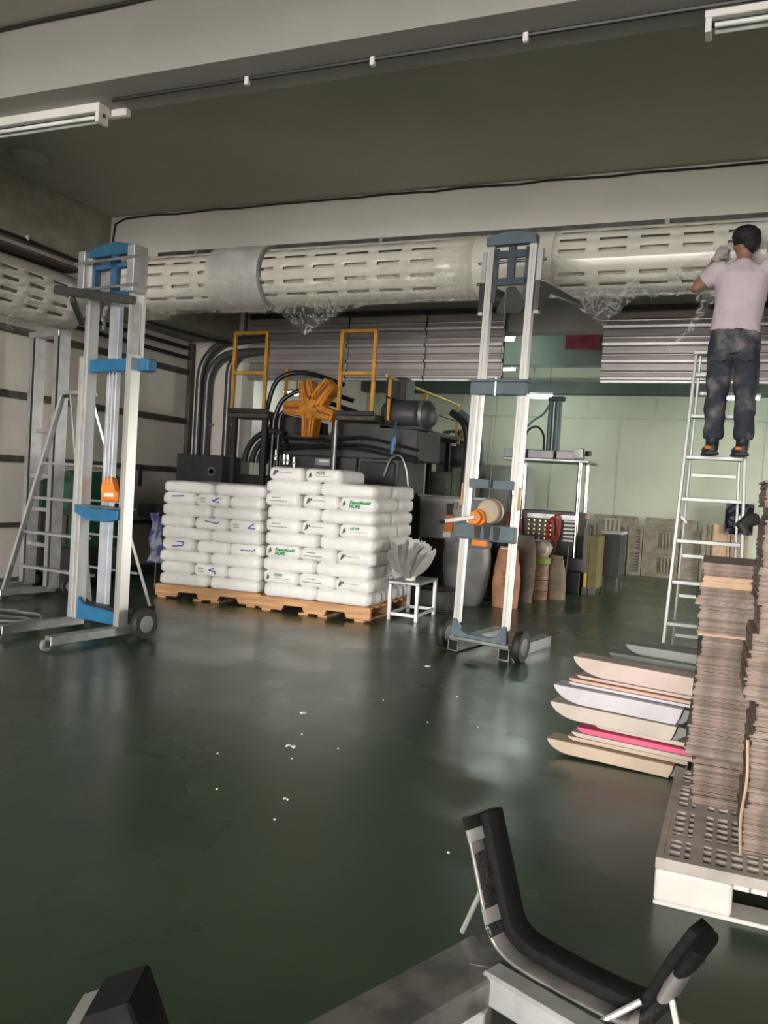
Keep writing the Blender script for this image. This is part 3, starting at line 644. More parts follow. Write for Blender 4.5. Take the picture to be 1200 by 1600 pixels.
for (L, nm), f in {(7,'front left'):blue_mark([(-.07,.02),(.08,.032)]),(7,'front middle'):blue_mark(chev,True),(5,'front middle'):blue_mark([(-.05,.03),(.09,.012),(.11,.03)]),(5,'front right'):blue_mark([(.11,.04),(.04,-.012),(.12,-.012)],True),
    (3,'front left'):blue_mark([(-.0,.034),(.075,.036),(.07,-.004),(-.06,-.02)]),(3,'front right'):blue_mark([(-.05,.0),(.10,.004),(.115,.022)]),(1,'front middle'):blue_mark([(.06,.03),(.0,.005),(.075,-.005),(.075,-.03)],True)}.items():
    if ('left',L,nm) in FR: on_front(FR[('left',L,nm)], f)
# ================================================================ BIG BLACK MACHINE BEHIND THE SACKS
mm = thing('moulding_machine','big black moulding machine with yellow guards behind the sack pallets','machine',(-4.55,9.6,0))
def L_(x, y, z): return (x+4.55, y-9.6, z)
def bx(name, a, b, m, par=mm, bev=.01): return MB().box(L_(*a), L_(*b)).build(name, m, par, bevel=bev)
MK = mat('machine_black',(.022,.021,.022),.42,.2,var=.35,scale=4,bump=.1,bscale=8)
MG = mat('machine_grey',(.055,.053,.055),.5,.2,var=.25,scale=4)
bx('base_frame',(-5.55,9.0,0),(-3.64,9.85,1.0),MK); bx('clamp_block',(-5.25,9.05,1.0),(-4.2,10.6,1.62),MG)
bx('side_block',(-5.85,9.1,0),(-5.35,9.9,1.35),MK)
MB().prism([(a+4.55,b) for a,b in ((-5.5,1.62),(-3.45,1.62),(-3.45,1.98),(-4.0,2.04),(-4.55,2.04),(-4.62,1.86),(-4.95,1.86),(-5.1,2.10),(-5.5,2.16))],-.5,.3).build('upper_frame',MG,mm,bevel=.012)
bx('cover',(-4.15,8.98,1.0),(-3.62,9.85,1.62),MG); bx('cover_lid',(-4.10,8.95,1.30),(-3.66,8.98,1.58),MK)
bx('recess',(-5.05,9.0,1.88),(-4.62,9.09,2.02),M['blackg'])
for x0, x1 in ((-5.90,-5.32),(-4.58,-3.90)):
    bx('walkway',(x0,8.82,2.05),(x1,9.2,2.13),M['rail']); bx('walkway_edge',(x0,8.80,2.10),(x1,8.82,2.16),M['dark'])
for x in (-5.86,-5.42,-4.46): bx('walkway_post',(x,8.86,0),(x+.06,8.92,2.05),M['dark'],bev=.004)
def guard(x0, x1):
    f = MB(); 
    for x in (x0, x1): f.bar(L_(x,8.85,2.13),L_(x,8.85,3.11),.042,.042,(0,1,0))
    for z in (3.095,2.60): f.bar(L_(x0,8.85,z),L_(x1,8.85,z),.04,.04)
    f.build('guard_frame', M['yellow'], mm, bevel=.004)
guard(-5.86,-5.40); guard(-4.38,-3.95)
MB().bar(L_(-5.36,9.3,2.12),L_(-5.36,9.3,2.72),.035,.035,(0,1,0)).build('guard_post',M['yellow'],mm)
bx('walkway',(-4.25,9.2,2.02),(-3.75,12.1,2.08),M['rail'])
for y in (9.05,10.4,11.9): MB().bar(L_(-3.82-.03*(y-9),y,2.08),L_(-3.82-.03*(y-9),y,2.58),.036,.036,(0,1,0)).build('rail_post',M['yellow'],mm,bevel=.004)
MB().tube([L_(-3.81,8.9,2.58),L_(-3.92,12.0,2.58)],.018,8).build('hand_rail',M['yellow2'],mm,smooth=True)
MB().tube([L_(-3.81,8.9,2.34),L_(-3.92,12.0,2.34)],.012,8).build('hand_rail',M['dark'],mm,smooth=True)
for y in (11.2,12.0): bx('walkway_post',(-4.1,y,0),(-4.03,y+.07,2.02),M['dark'],bev=.004)
mo = MB().lathe([(.05,-.34),(.13,-.33),(.165,-.26),(.17,.1),(.155,.12),(.17,.14),(.17,.24),(.12,.30),(.04,.32)],L_(-3.62,9.25,2.17),24,'x').build('drive_motor',MG,mm,smooth=True)
MB().lathe([(.172,-.02),(.178,-.015),(.178,.02),(.172,.025)],L_(-3.45,9.25,2.17),24,'x').build('motor_band',M['steel'],mo,smooth=True)
bx('motor_foot',(-3.95,9.1,1.98),(-3.4,9.45,2.03),M['dark'])
bx('control_head',(-3.98,9.3,2.3),(-3.72,9.6,2.62),M['dark'])
# hoses: thick loops at left, risers, cables
for i, (r, y) in enumerate(((.40,8.95),(.34,9.0),(.28,9.03),(.22,9.06))):
    MB().tube(arc(L_(-5.30+.02*i,y,1.50),r,180,70,14),.036,10).build('hose',M['black'],mm,smooth=True)
for i, (x, zt) in enumerate(((-5.44,2.65),(-5.30,2.45),(-5.22,2.30))):
    MB().tube(smoothpath([L_(x-.03,8.98,1.35),L_(x-.02,8.97,1.9),L_(x,8.97,2.1),L_(x+.12,9.0,zt-.12),L_(x+.42,9.15,zt),L_(x+.8,9.5,zt-.1)],5),.03,10).build('hose',M['blackg'],mm,smooth=True)
for x, z in ((-5.40,1.62),(-5.37,1.95),(-5.24,1.55),(-5.12,1.5),(-5.07,1.5),(-4.98,1.47)):
    MB().cyl(L_(x,8.93,z),L_(x,8.93,z+.12),.018,10).cyl(L_(x,8.93,z+.03),L_(x,8.93,z+.06),.028,6).build('hose_fitting',M['chrome'],mm,smooth=True)
for k, zz in enumerate((1.83,1.74,1.69)):
    MB().tube(smoothpath([L_(-5.2,8.93,zz),L_(-4.6,8.94,zz-.02+.03*k),L_(-4.1,8.92,zz+.03),L_(-3.6,8.93,zz-.05),L_(-3.38,8.98,zz-.1)],5),.016,8).build('cable_loop',M['blackg'],mm,smooth=True)
MB().cyl(L_(-4.41,8.87,1.45),L_(-4.41,8.87,2.05),.028,12).build('tie_rod',M['steel'],mm,smooth=True)
bx('sight_plate',(-4.72,8.96,1.50),(-4.45,9.04,1.60),M['steel']); bx('maker_plate',(-4.66,8.955,1.55),(-4.52,8.962,1.575),M['plastic'],bev=0)
MB().tube(smoothpath([L_(-3.78,8.92,1.42),L_(-3.70,8.9,1.62),L_(-3.58,8.9,1.66),L_(-3.50,8.9,1.52),L_(-3.47,8.92,1.32)],6),.014,8).build('hose',M['steel'],mm,smooth=True)
MB().tube([L_(-3.66,8.90,2.06),L_(-3.66,8.90,1.9),L_(-3.67,8.9,1.86)],.008,6).tube([L_(-3.67,8.9,1.88),L_(-3.68,8.9,1.80),L_(-3.69,8.9,1.68)],[.02,.034,.018],8).build('blue_rope',M['blue'],mm,smooth=True)
for i, x in enumerate((-3.34,-3.22)):
    MB().tube(smoothpath([L_(x-.25,10.7,2.35),L_(x-.05,10.62,2.2),L_(x+.02,10.62,1.95),L_(x,10.62,1.4),L_(x-.03,10.62,.02)],6),.05,10).build('thick_hose',M['bluegrey' if i else 'dark'],mm,smooth=True)
# orange star-shaped head
sg = thing('star_casting','orange star-shaped ribbed casting mounted high on the black machine','machine part',(-4.70,8.80,2.17))
OR = mat('orange_casting',(.62,.24,.025),.5,var=.25,scale=9)
for k, (a, ln, w) in enumerate(((104,.33,.20),(50,.40,.21),(-16,.32,.16),(-92,.34,.17),(180,.34,.18))):
    ca, sa = cos(radians(a)), sin(radians(a)); 
    def pt(u, v): return (u*ca-v*sa, u*sa+v*ca)
    arm = MB().prism([pt(.05,-w*.62),pt(.14,-w/2),pt(ln,-w*.42),pt(ln,w*.42),pt(.14,w/2),pt(.05,w*.62)],-.10,.10).build('arm',OR,sg,bevel=.012)
    for s in (-1,1): MB().prism([pt(.06,s*w*.16),pt(ln-.02,s*w*.16),pt(ln-.02,s*w*.34),pt(.06,s*w*.36)],-.125,-.10).build('rib',OR,arm,bevel=.005)
    MB().prism([pt(.04,-w*.08),pt(ln-.01,-w*.08),pt(ln-.01,w*.08),pt(.04,w*.08)],-.104,-.101).build('groove',mat('groove_dark_orange',(.28,.07,.015),.7),arm)  # darker orange strip along the middle of the arm
MB().lathe([(.0,-.11),(.12,-.11),(.13,-.09),(.13,.09),(.0,.10)],n=16,axis='y').build('hub',OR,sg,smooth=True)
MB().cyl((0,.1,0),(0,.34,0),.05,12).build('shaft',M['dark'],sg,smooth=True)
# dark block with a round hole, standing left of the machine
mbk = thing('steel_block','dark grey steel block with round hole above the left sacks','machine part',(-6.35,9.05,0))
MB().box((-.35,-.15,.0),(.35,.3,1.57)).build('block',mat('block_grey',(.045,.045,.05),.5,.3,var=.15),mbk,bevel=.012)
MB().lathe([(.055,.0),(.055,.006),(.035,.006),(.035,.0)],(.20,-.156,1.36),18,'y').build('hole_ring',M['bluegrey'],mbk,smooth=True); MB().lathe([(0,.001),(.035,.001)],(.20,-.156,1.36),18,'y').build('hole',M['black'],mbk)
for x in (.15,.2,.26): MB().cyl((x,-.16,1.48),(x,-.145,1.48),.012,8).build('bolt',M['black'],mbk)

# ---------------------------------------------------------------- cabinets, hopper and odds behind
def cabinet(x, y, z0, w, d_, h, label, m):
    t = thing('control_cabinet',label,'cabinet',(x,y,0)); MB().box((-w/2,0,0),(w/2,d_,h)).build('body',m,t,bevel=.008)
    dr = MB().box((-w/2+.03,-.015,h-.42),(w/2-.03,0,h-.03)).build('door',m,t,bevel=.005)
    MB().box((-w/2+.07,-.02,h-.34),(w/2-.07,-.015,h-.08)).build('window',mat('cabinet_window',(.10,.13,.10),.25),dr)
    MB().cyl((w/2-.06,-.04,h-.25),(w/2-.06,-.015,h-.25),.012,8).build('handle',M['dark'],dr)
    MB().box((-w/2+.03,-.012,.15),(w/2-.03,0,h-.47)).build('lower_panel',m,t,bevel=.005)
CM = mat('cabinet_olive',(.13,.14,.11),.5,var=.1)
cabinet(-3.80,10.95,0,.34,.4,1.55,'olive grey control cabinet right behind the tall sack stack',CM)
cabinet(-3.50,11.0,0,.28,.4,1.62,'narrow olive grey control cabinet left of the tall hoist mast',CM)
yb = thing('yellow_bracket','small yellow square bracket on pale post behind the hoist mast','bracket',(-3.62,11.6,0))
MB().box((-.04,-.04,0),(.04,.04,1.80)).build('post',mat('pale_post',(.42,.43,.36),.6),yb,bevel=.005); MB().bar((0,0,1.80),(0,0,2.15),.04,.04,(0,1,0)).bar((-.16,0,2.13),(.02,0,2.13),.04,.04).bar((-.15,0,1.98),(-.15,0,2.15),.04,.04,(0,1,0)).build('square_frame',M['yellow2'],yb)
hp = thing('steel_hopper','stainless steel box hopper with orange tag behind the sacks','hopper',(-3.24,9.62,0))
HM = mat('stainless',(.42,.41,.40),.28,.85,var=.12,scale=5)
MB().prism([(-.32,.70),(.30,.70),(.34,1.22),(-.34,1.22)],0,.5).build('tank',HM,hp,bevel=.01); MB().box((-.36,-.02,1.20),(.36,.52,1.235)).build('rim',M['chrome'],hp,bevel=.004)
for x in (-.28,.26): MB().box((x-.03,.02,0),(x+.03,.08,.70)).build('leg',M['dark'],hp); MB().box((x-.03,.42,0),(x+.03,.48,.70)).build('leg',M['dark'],hp)
MB().box((.02,-.05,.80),(.12,-.005,1.0)).build('tag_plate',M['orange'],hp,bevel=.004); MB().box((.0,-.04,.72),(.10,-.005,.80)).build('spout',M['plastic'],hp,bevel=.005); MB().box((.03,-.03,1.0),(.10,-.005,1.14)).build('latch',M['dark'],hp,bevel=.004)
for x in (.12,.16,.2,.24): MB().cyl((x,-.02,1.08),(x,-.02,1.17),.012,8).build('bolt',M['chrome'],hp)
bb = thing('equipment_box','pale grey steel box behind mast, beside the press columns','box',(-3.22,12.2,0)); MB().box((-.36,0,0),(.36,.5,1.72)).build('body',mat('pale_grey_box',(.30,.33,.29),.6,var=.06),bb,bevel=.01); MB().box((-.30,-.015,.9),(.30,0,1.66)).build('door',mat('pale_grey_door',(.33,.36,.32),.6,var=.06),bb,bevel=.006)
tt = thing('grey_tank','dim grey cylindrical tank behind yellow handrail, below far lamp','tank',(-4.15,12.9,0)); MB().lathe([(.35,0),(.38,.05),(.38,1.9),(.36,2.1),(.30,2.25),(0,2.3)],n=22).build('shell',mat('tank_grey',(.06,.065,.065),.5),tt,smooth=True); MB().lathe([(.39,.5),(.40,.52),(.40,.58),(.39,.6)],n=22).lathe([(.39,1.7),(.40,1.72),(.40,1.78),(.39,1.8)],n=22).build('hoop',M['dark'],tt,smooth=True); MB().box((-.05,-.42,2.0),(.05,-.38,2.2)).build('label',M['plastic'],tt)
# plastic vat, crate, kraft sacks, drum
vt = thing('plastic_vat','large grey bulging plastic vat behind the small bench','vat',(-2.80,9.22,0))
MB().lathe([(.0,.0),(.18,0),(.20,.03),(.245,.2),(.275,.40),(.278,.55),(.262,.66),(.272,.67),(.276,.72),(.262,.73),(.25,.71),(.245,.66),(.0,.64)],n=32).build('vat_body',M['grey'],vt,smooth=True,ang=50)
cr = thing('black_crate','low black crate on floor between the bench and the vat','crate',(-2.97,8.62,0)); MB().box((-.24,-.2,0),(.24,.2,.02)).box((-.24,-.2,.02),(-.225,.2,.21)).box((.225,-.2,.02),(.24,.2,.21)).box((-.225,-.2,.02),(.225,-.185,.21)).box((-.225,.185,.02),(.225,.2,.21)).build('crate_body',M['dark'],cr,bevel=.004); MB().box((-.25,-.21,.19),(.25,-.2,.215)).build('crate_rim',M['black'],cr); MB().box((-.25,.2,.19),(.25,.21,.215)).build('crate_rim',M['black'],cr)
bk = thing('black_bucket','black bucket sitting behind vat, under the hoist winch','bucket',(-2.69,10.4,0)); MB().lathe([(0,.0),(.17,0),(.21,.80),(.22,.80),(.22,.83),(.19,.83),(.15,.1),(0,.1)],n=24).build('bucket_body',M['black'],bk,smooth=True,ang=40); MB().tube(arc((0,0,.8),.21,200,340,10,'xz'),.008,6).build('bucket_handle',M['steel'],bk,smooth=True)
def upright_sack(name, label, loc, w, d_, h, m, lean=0, seed=0, tie=False, cat='sack'):
    t = thing(name,label,cat,loc); rg = []; N = 20
    for i in range(13):
        f = i/12; z = h*f; sx_ = w/2*(1+.10*sin(pi*f)-.22*f**3); sy_ = d_/2*(1+.08*sin(pi*f)-.72*f**4)
        ring = []
        for k in range(N):
            a = 2*pi*k/N; p = V((sx_*cos(a)*(1+.05*cos(2*a)), sy_*sin(a)*(1+.05*cos(2*a)), z))
            p += noise.noise_vector(p*8+V((seed*5,0,0)))*.02*(.2+f); p.x += lean*f; p.z = max(0, p.z if i else 0); ring.append(p)
        rg.append(ring)
    MB().rings(rg).build('sack_body',m,t,smooth=True,ang=60)
    c = V((lean,0,h)); MB().prism([(lean-w*.36,h-.02),(lean+w*.36,h-.02),(lean+w*.38,h+.03),(lean-w*.34,h+.035)],-.012,.012).build('folded_top',m,t,bevel=.003)
    if tie: MB().box((lean-w*.3,-.018,h+.0),(lean+w*.3,-.013,h+.015)).build('stitch',M['plastic'],t)
    return t
ks = upright_sack('kraft_sack','reddish brown kraft paper sack standing upright right of the grey vat','sack' and (-2.36,9.36,0),.28,.26,.66,mat('red_kraft',(.44,.22,.13),.75,var=.15,scale=6,bump=.4,bscale=9),.0,1,True)
for k in range(3): text_mesh('print_line',('NET 25 KG','RESIN','LOT 02')[k] if False else '|||||',.05,mat('red_ink',(.25,.06,.04),.7),ks,(-.02,-.152,.28+.06*k))
upright_sack('kraft_sack','dull brown sack standing behind the reddish kraft sack','sack' and (-2.36,9.95,0),.34,.30,.78,mat('dull_kraft',(.13,.10,.075),.8,var=.2,bump=.4,bscale=9),.02,2)
upright_sack('kraft_sack','greenish beige sack leaning beside brown drum in front of press','sack' and (-2.02,10.62,0),.22,.22,.52,mat('beige_kraft',(.20,.15,.10),.8,var=.2,bump=.4,bscale=9),-.03,3)
dm = thing('brown_drum','brown drum with green band and clear bag on top, before the press','drum',(-2.25,10.42,0))
MB().lathe([(0,0),(.15,0),(.155,.02),(.155,.44),(.15,.47),(0,.47)],n=22).build('drum_body',mat('drum_brown',(.22,.11,.055),.55,var=.35,scale=7,stretch=(1,1,3)),dm,smooth=True)
for z in (.10,.24): MB().lathe([(.156,z),(.163,z+.008),(.156,z+.016)],n=22,cap=False).build('hoop',M['rail'],dm,smooth=True)
MB().lathe([(.156,.44),(.17,.45),(.175,.52),(.16,.53),(0,.53)],n=22).build('green_band',mat('green_band_paint',(.20,.24,.04),.5),dm,smooth=True)
rg = [[V((r*cos(a)*(1+.1*sin(3*a+z*9)),r*sin(a)*(1+.1*cos(2*a)),z)) for a in [2*pi*k/16 for k in range(16)]] for r,z in ((.14,.53),(.17,.60),(.18,.66),(.13,.72),(.16,.74))]
MB().rings(rg).build('bag_top',mat('hazy_bag',(.36,.30,.23),.4,var=.3,scale=10),dm,smooth=True,ang=70)
MB().box((.02,-.155,.0),(.035,-.14,.45)).build('seam',M['kraft'],dm)

# small bench with a fan of folded white bags
bn_ = thing('steel_bench','small grey steel bench beside the tall stack of sacks','bench',(-2.93,7.85,0),radians(3))
MB().box((-.16,-.32,.355),(.16,.32,.385)).build('bench_top',M['steel'],bn_,bevel=.004)
for x in (-.14,.14):
    for y in (-.30,.30): MB().box((x-.017,y-.017,0),(x+.017,y+.017,.355)).build('leg',M['alud'],bn_,bevel=.003)
for a, b in (((-.14,-.30),(.14,-.30)),((-.14,.30),(.14,.30)),((-.14,-.30),(-.14,.30)),((.14,-.30),(.14,.30))): MB().bar((*a,.06),(*b,.06),.02,.03).build('stretcher',M['alud'],bn_)
fb = thing('bag_bundle','fan of folded white plastic bags tied at base, standing on bench','bags',(-2.92,7.72,.387))
WB = mat('white_bag',(.88,.86,.84),.5,var=.06,scale=9,bump=.3,bscale=20)
for i in range(38):
    a = radians(-58+116*i/37+random.uniform(-3,3)); ln = .30+.06*cos(a*1.3)+random.uniform(-.035,.03); yy = random.uniform(-.10,.10); tw = random.uniform(-.5,.5); P = []
    for j in range(7):
        f = j/6; r = .02+ln*f; aa = a*(1.0-.28*f) ; cx, cz = r*sin(aa), .006+r*cos(aa)*(.99); hw = .04+.12*sin(pi*min(1,f*.72+.1))
        row = []
        for k in (-1,-.33,.33,1):
            p = V((cx+k*tw*.035*f, yy*f+k*hw, cz+.012*noise.noise(V((i,j,k*2))))) ; p += noise.noise_vector(V((i*3.3,j*.8,k*1.5)))*.016*f; p.z = max(p.z,.003); row.append(p)
        P.append(row)
    MB().grid(P).build('folded_bag',WB,fb,smooth=True,ang=50)
MB().lathe([(.05,0),(.055,.02),(.045,.05),(.0,.05)],(0,0,0),14).build('tied_base',WB,fb,smooth=True)

# ---------------------------------------------------------------- hydraulic press at right rear
hpz = thing('hydraulic_press','four-column hydraulic press with chrome columns and red hose loops','press',(-2.42,11.75,0))
for x in (-.45,.45):
    for y in (-.32,.30): MB().cyl((x,y,.30),(x,y,1.80),.030,14).build('column',M['chrome'],hpz,smooth=True); MB().cyl((x,y,1.90),(x,y,1.97),.05,6).build('column_nut',M['dark'],hpz)
MB().box((-.60,-.42,1.775),(.58,.40,1.81)).build('lower_plate',M['steel'],hpz,bevel=.005)
for a, b in ((-.60,-.28),(-.26,.10),(.13,.40)): MB().box((a,-.38,1.81),(b,.36,1.93)).build('head_block',mat('head_grey',(.20,.20,.21),.4,.4),hpz,bevel=.01)
MB().lathe([(.0,1.97),(.06,1.96),(.066,1.93),(.066,1.84),(0,1.84)],(.42,-.36,0),16).build('white_cap',M['plastic'],hpz,smooth=True)
for x, r in ((-.06,.035),(.045,.05)): MB().cyl((x,0,1.93),(x,0,2.68),r,12).build('riser_pipe',M['bluegrey'],hpz,smooth=True)
MB().box((-.10,-.06,2.64),(.13,.06,2.70)).build('riser_cap',M['dark'],hpz,bevel=.008)
MB().tube(smoothpath([(-.36,-.3,1.95),(-.38,-.25,2.15),(-.28,-.2,2.32),(-.14,-.1,2.45),(-.06,-.02,2.62)],6),.016,8).build('hose',M['bluegrey'],hpz,smooth=True)
MB().tube(smoothpath([(-.34,-.3,1.95),(-.32,-.25,2.18),(-.20,-.2,2.26),(-.11,-.15,2.15),(-.10,-.12,1.93)],6),.016,8).build('hose',M['dark'],hpz,smooth=True)
for i in range(2): MB().tube(smoothpath([(-.38+.05*i,-.40,1.80),(-.44+.06*i,-.42,1.55),(-.48+.05*i,-.42,1.2),(-.46,-.40,.95)],6),.013,8).build('hose',M['bluegrey'],hpz,smooth=True)
MB().box((-.62,-.36,.30),(.60,.38,.48)).build('press_bed',M['dark'],hpz,bevel=.01); MB().box((-.55,-.40,.0),(.56,.36,.30)).build('base',M['black'],hpz,bevel=.01)
MB().box((-.30,-.30,.48),(.48,.30,1.10)).build('mould_block',M['dark'],hpz,bevel=.008)
MB().box((-.22,-.36,.99),(.44,-.30,1.06)).build('manifold',M['steel'],hpz,bevel=.004)
for k in range(6): MB().box((.30,-.40,.70+.052*k),(.44,-.33,.725+.052*k)).build('manifold_fin',M['plastic'],hpz,bevel=.003)
for i in range(5):
    for j in range(5): MB().cyl((-.18+.075*i,-.38,.72+.06*j),(-.18+.075*i,-.31,.72+.06*j),.013,6).build('hose_fitting',mat('brass',(.55,.42,.18),.35,.9) if 'brass' not in bpy.data.materials else bpy.data.materials['brass'],hpz)
RH = mat('red_hose',(.42,.04,.03),.5)
for i, (x, z, rx_, rz_) in enumerate(((-.40,.86,.10,.20),(-.34,.85,.07,.18),(-.46,.86,.06,.19),(.16,.86,.07,.16),(.21,.88,.05,.18),(.13,.84,.05,.14))):
    MB().tube([(x+rx_*cos(a*.35),-.43-.012*(i%3),z+rz_*sin(a*.35)) for a in range(19)],.014,7,cap=False).build('hose_loop',RH if i != 2 else M['rail'],hpz,smooth=True)
MB().tube(smoothpath([(.22,-.44,.72),(.20,-.45,.55),(.12,-.45,.35),(.05,-.42,.25)],6),.016,8).build('hose',mat('rust_hose',(.28,.10,.05),.6),hpz,smooth=True)
MB().cyl((.37,-.41,.12),(.39,-.41,.66),.013,8).build('threaded_rod',M['chrome'],hpz,smooth=True)
MB().cyl((.60,-.40,.9),(.61,-.40,1.03),.012,8).build('valve_stem',M['chrome'],hpz,smooth=True); MB().cyl((.605,-.40,1.03),(.605,-.40,1.09),.028,10).build('valve_knob',mat('pink_knob',(.55,.25,.25),.5),hpz,smooth=True); MB().box((.58,-.40,.3),(.64,-.34,.92)).build('valve_post',M['dark'],hpz)
sd = thing('yellow_guard_panel','olive panel with bright yellow post standing right of the press','panel',(-1.72,11.42,0))
MB().box((-.10,-.02,.10),(-.055,.03,.80)).build('yellow_post',mat('bright_yellow',(.72,.42,.06),.5),sd,bevel=.005); MB().box((-.11,-.03,0),(-.045,.04,.10)).build('post_foot',M['dark'],sd); MB().box((-.05,.0,.08),(.07,.55,.80)).build('panel_sheet',mat('olive_yellow',(.15,.125,.035),.6),sd,bevel=.005); MB().box((-.04,.05,0),(.06,.5,.08)).build('plinth',M['dark'],sd)
ct = thing('dark_cart','dark box cart on thin legs right of the yellow panel','cart',(-1.56,12.2,0))
MB().box((-.13,-.2,.22),(.13,.3,.82)).build('box',M['black'],ct,bevel=.006); MB().box((-.15,-.22,.82),(.15,.32,.86)).build('lid',mat('pale_lid',(.4,.4,.37),.6),ct,bevel=.004)
for x in (-.11,.11):
    for y in (-.18,.28): MB().box((x-.015,y-.015,0),(x+.015,y+.015,.22)).build('leg',M['dark'],ct)
for x in (-.09,-.03,.03,.09): MB().box((x-.012,-.21,.86),(x+.012,-.19,1.02)).build('rail_bar',mat('pale_bar',(.4,.4,.34),.6) if 'pale_bar' not in bpy.data.materials else bpy.data.materials['pale_bar'],ct)
MB().box((-.12,-.21,1.02),(.12,-.19,1.045)).build('rail_top',bpy.data.materials['pale_bar'],ct)
wb_ = thing('wrapped_bundle','dim clear plastic bundle on table behind left press column','bag',(-3.26,11.5,.9)); 
rg = [[V((r*cos(a)*(1+.18*sin(3*a+z*14)),r*sin(a)*(1+.15*cos(2*a+z*9)),z)) for a in [2*pi*k/14 for k in range(14)]] for r,z in ((.10,0),(.15,.06),(.14,.16),(.09,.26),(.04,.34))]
MB().rings(rg).build('bag_body',mat('dim_film',(.24,.26,.24),.3,var=.3,scale=9),wb_,smooth=True,ang=70); MB().cyl((0,0,-.9),(0,0,0),.08,10).build('stand',M['dark'],wb_)

# ---------------------------------------------------------------- stacked fibre panels against the back wall
FP = mat('fibre_panel',(.27,.24,.175),.85,var=.2,scale=8); FP2 = mat('fibre_panel_pale',(.30,.27,.21),.85,var=.15,scale=8)
def fpanel(x, y, w, h, z, label, kind, m, grp='slatted fibre panels against the back wall'):
    t = thing('fibre_panel',label,'panel',(x,y,z),random.uniform(-.02,.02),grp)
    MB().box((-w/2,0,0),(w/2,.05,h)).build('backing',m,t)
    fr = MB().box((-w/2,-.03,0),(-w/2+.04,0,h)).box((w/2-.04,-.03,0),(w/2,0,h)).box((-w/2+.04,-.03,0),(w/2-.04,0,.04)).box((-w/2+.04,-.03,h-.04),(w/2-.04,0,h)).box((-w/2+.04,-.03,h/2-.02),(w/2-.04,0,h/2+.02)); fr.build('frame',m,t)
    if kind == 'h':
        n = int(h/.05)
        for k in range(1,n): 
            if abs(h*k/n-h/2) > .025: MB().box((-w/2+.04,-.022,h*k/n-.011),(w/2-.04,0,h*k/n+.011)).build('slat',m,t)
    else:
        for r in (0,1):
            for k in range(4): MB().box((w*(.06+.09*k)-.012,-.035,h*(.10+.5*r)),(w*(.06+.09*k)+.012,0,h*(.40+.5*r))).build('slat',FP2,t)
    return t
xs = [(-3.15,.55,'v'),(-2.55,.55,'v'),(-1.98,.50,'v'),(-1.58,.24,'h'),(-1.15,.60,'v'),(-.66,.30,'h')]
pos = ['leftmost, behind the press','second from left, half hidden by the press','third from left, beside the dark cart','fourth from left, narrow with fine slats','fifth from left, wide with two slot rows','rightmost, narrow with fine slats, behind ladder']
for (x, w, kd), pz in zip(xs, pos):
    fpanel(x,15.30,w,.86,0,f'brown fibre panel on floor at back wall, {pz}',kd,FP2 if kd == 'h' else FP)
for x, w, n in ((-2.85,.7,'left'),(-1.95,.75,'middle'),(-1.0,.85,'right')):
    t = fpanel(x,15.30,w,.17,.862,f'long flat brown fibre panel lying on top of back row, {n} one','h',FP,'flat panels on top of the back row')
for x, w, h, n, m in ((-.42,.16,.98,'dark speckled board with ragged edge, upright behind ladder',FP),(-.17,.30,1.0,'plain brown cardboard sheet standing upright behind ladder rungs',M['card2']),(.10,.28,.84,'brown cardboard box standing below the glossy bag',M['card'])):
    t = thing('upright_board',n,'board',(x,15.22,0)); MB().box((-w/2,0,0),(w/2,.06,h)).build('sheet',m,t,bevel=.004); MB().box((-w/2+.02,-.012,.02),(-w/2+.05,0,h-.02)).build('fold',m,t); MB().box((w/2-.05,-.012,.02),(w/2-.02,0,h-.02)).build('fold',m,t)
gb = thing('glossy_bag','dark glossy foil bag with white label on box behind ladder','bag',(.08,15.2,.845))
P = [[V((-.22+.44*i/8, -.03-.05*sin(pi*i/8)*sin(pi*j/8)+.015*noise.noise(V((i,j,3))), .52*j/8)) for i in range(9)] for j in range(9)]
P2 = [[p+V((0,.10,0)) for p in r] for r in P]
MB().grid(P).grid(P2).build('bag_body',mat('foil_purple',(.06,.055,.09),.18,.4,var=.8,scale=14,thr=(.5,.62)),gb,smooth=True); MB().box((.0,-.092,.12),(.14,-.088,.32)).build('label',M['plastic'],gb)
# green machine at far left edge
gm = thing('green_machine','dark green machine housing at far left edge behind the ladder','machine',(-6.85,6.98,0))
GM = mat('dark_green_paint',(.015,.075,.04),.4,var=.2)
MB().prism([(-.15,.45),(.5,.45),(.5,1.20),(.38,1.28),(-.15,1.10)],-.2,.5).build('housing',GM,gm,bevel=.015); MB().box((-.14,-.18,0),(.45,.45,.45)).build('plinth',M['dark'],gm); MB().box((.05,-.21,.95),(.14,-.2,.98)).build('name_plate',M['plastic'],gm); MB().box((-.1,-.22,.5),(.4,-.2,.8)).build('front_cover',M['rail'],gm)
wbx = thing('wall_box','small grey switch box on the left wall behind left hoist','box',(XL,8.75,.82)); MB().box((0,-.14,-.08),(.12,.14,.08)).build('cover',mat('box_grey',(.16,.16,.16),.5),wbx,bevel=.008); MB().cyl((.12,0,0),(.135,0,0),.02,10).build('switch',M['dark'],wbx)
wh = thing('wall_hook','small dark bracket hanging from lowest upper batten on left wall','bracket',(XL+.05,8.55,1.36)); MB().box((0,-.025,-.24),(.03,.025,.02)).build('strap',M['dark'],wh,bevel=.004)
wc = thing('hanging_cloth','blue and white cloth hanging behind the left hoist mast','cloth',(-5.95,7.6,.30)); 
P = [[V((.16*(i/6-.5)*(1.3-.5*j/8)+.02*sin(j*1.3), .03*sin(i*2.2+j*.5), .55*j/8)) for i in range(7)] for j in range(9)]
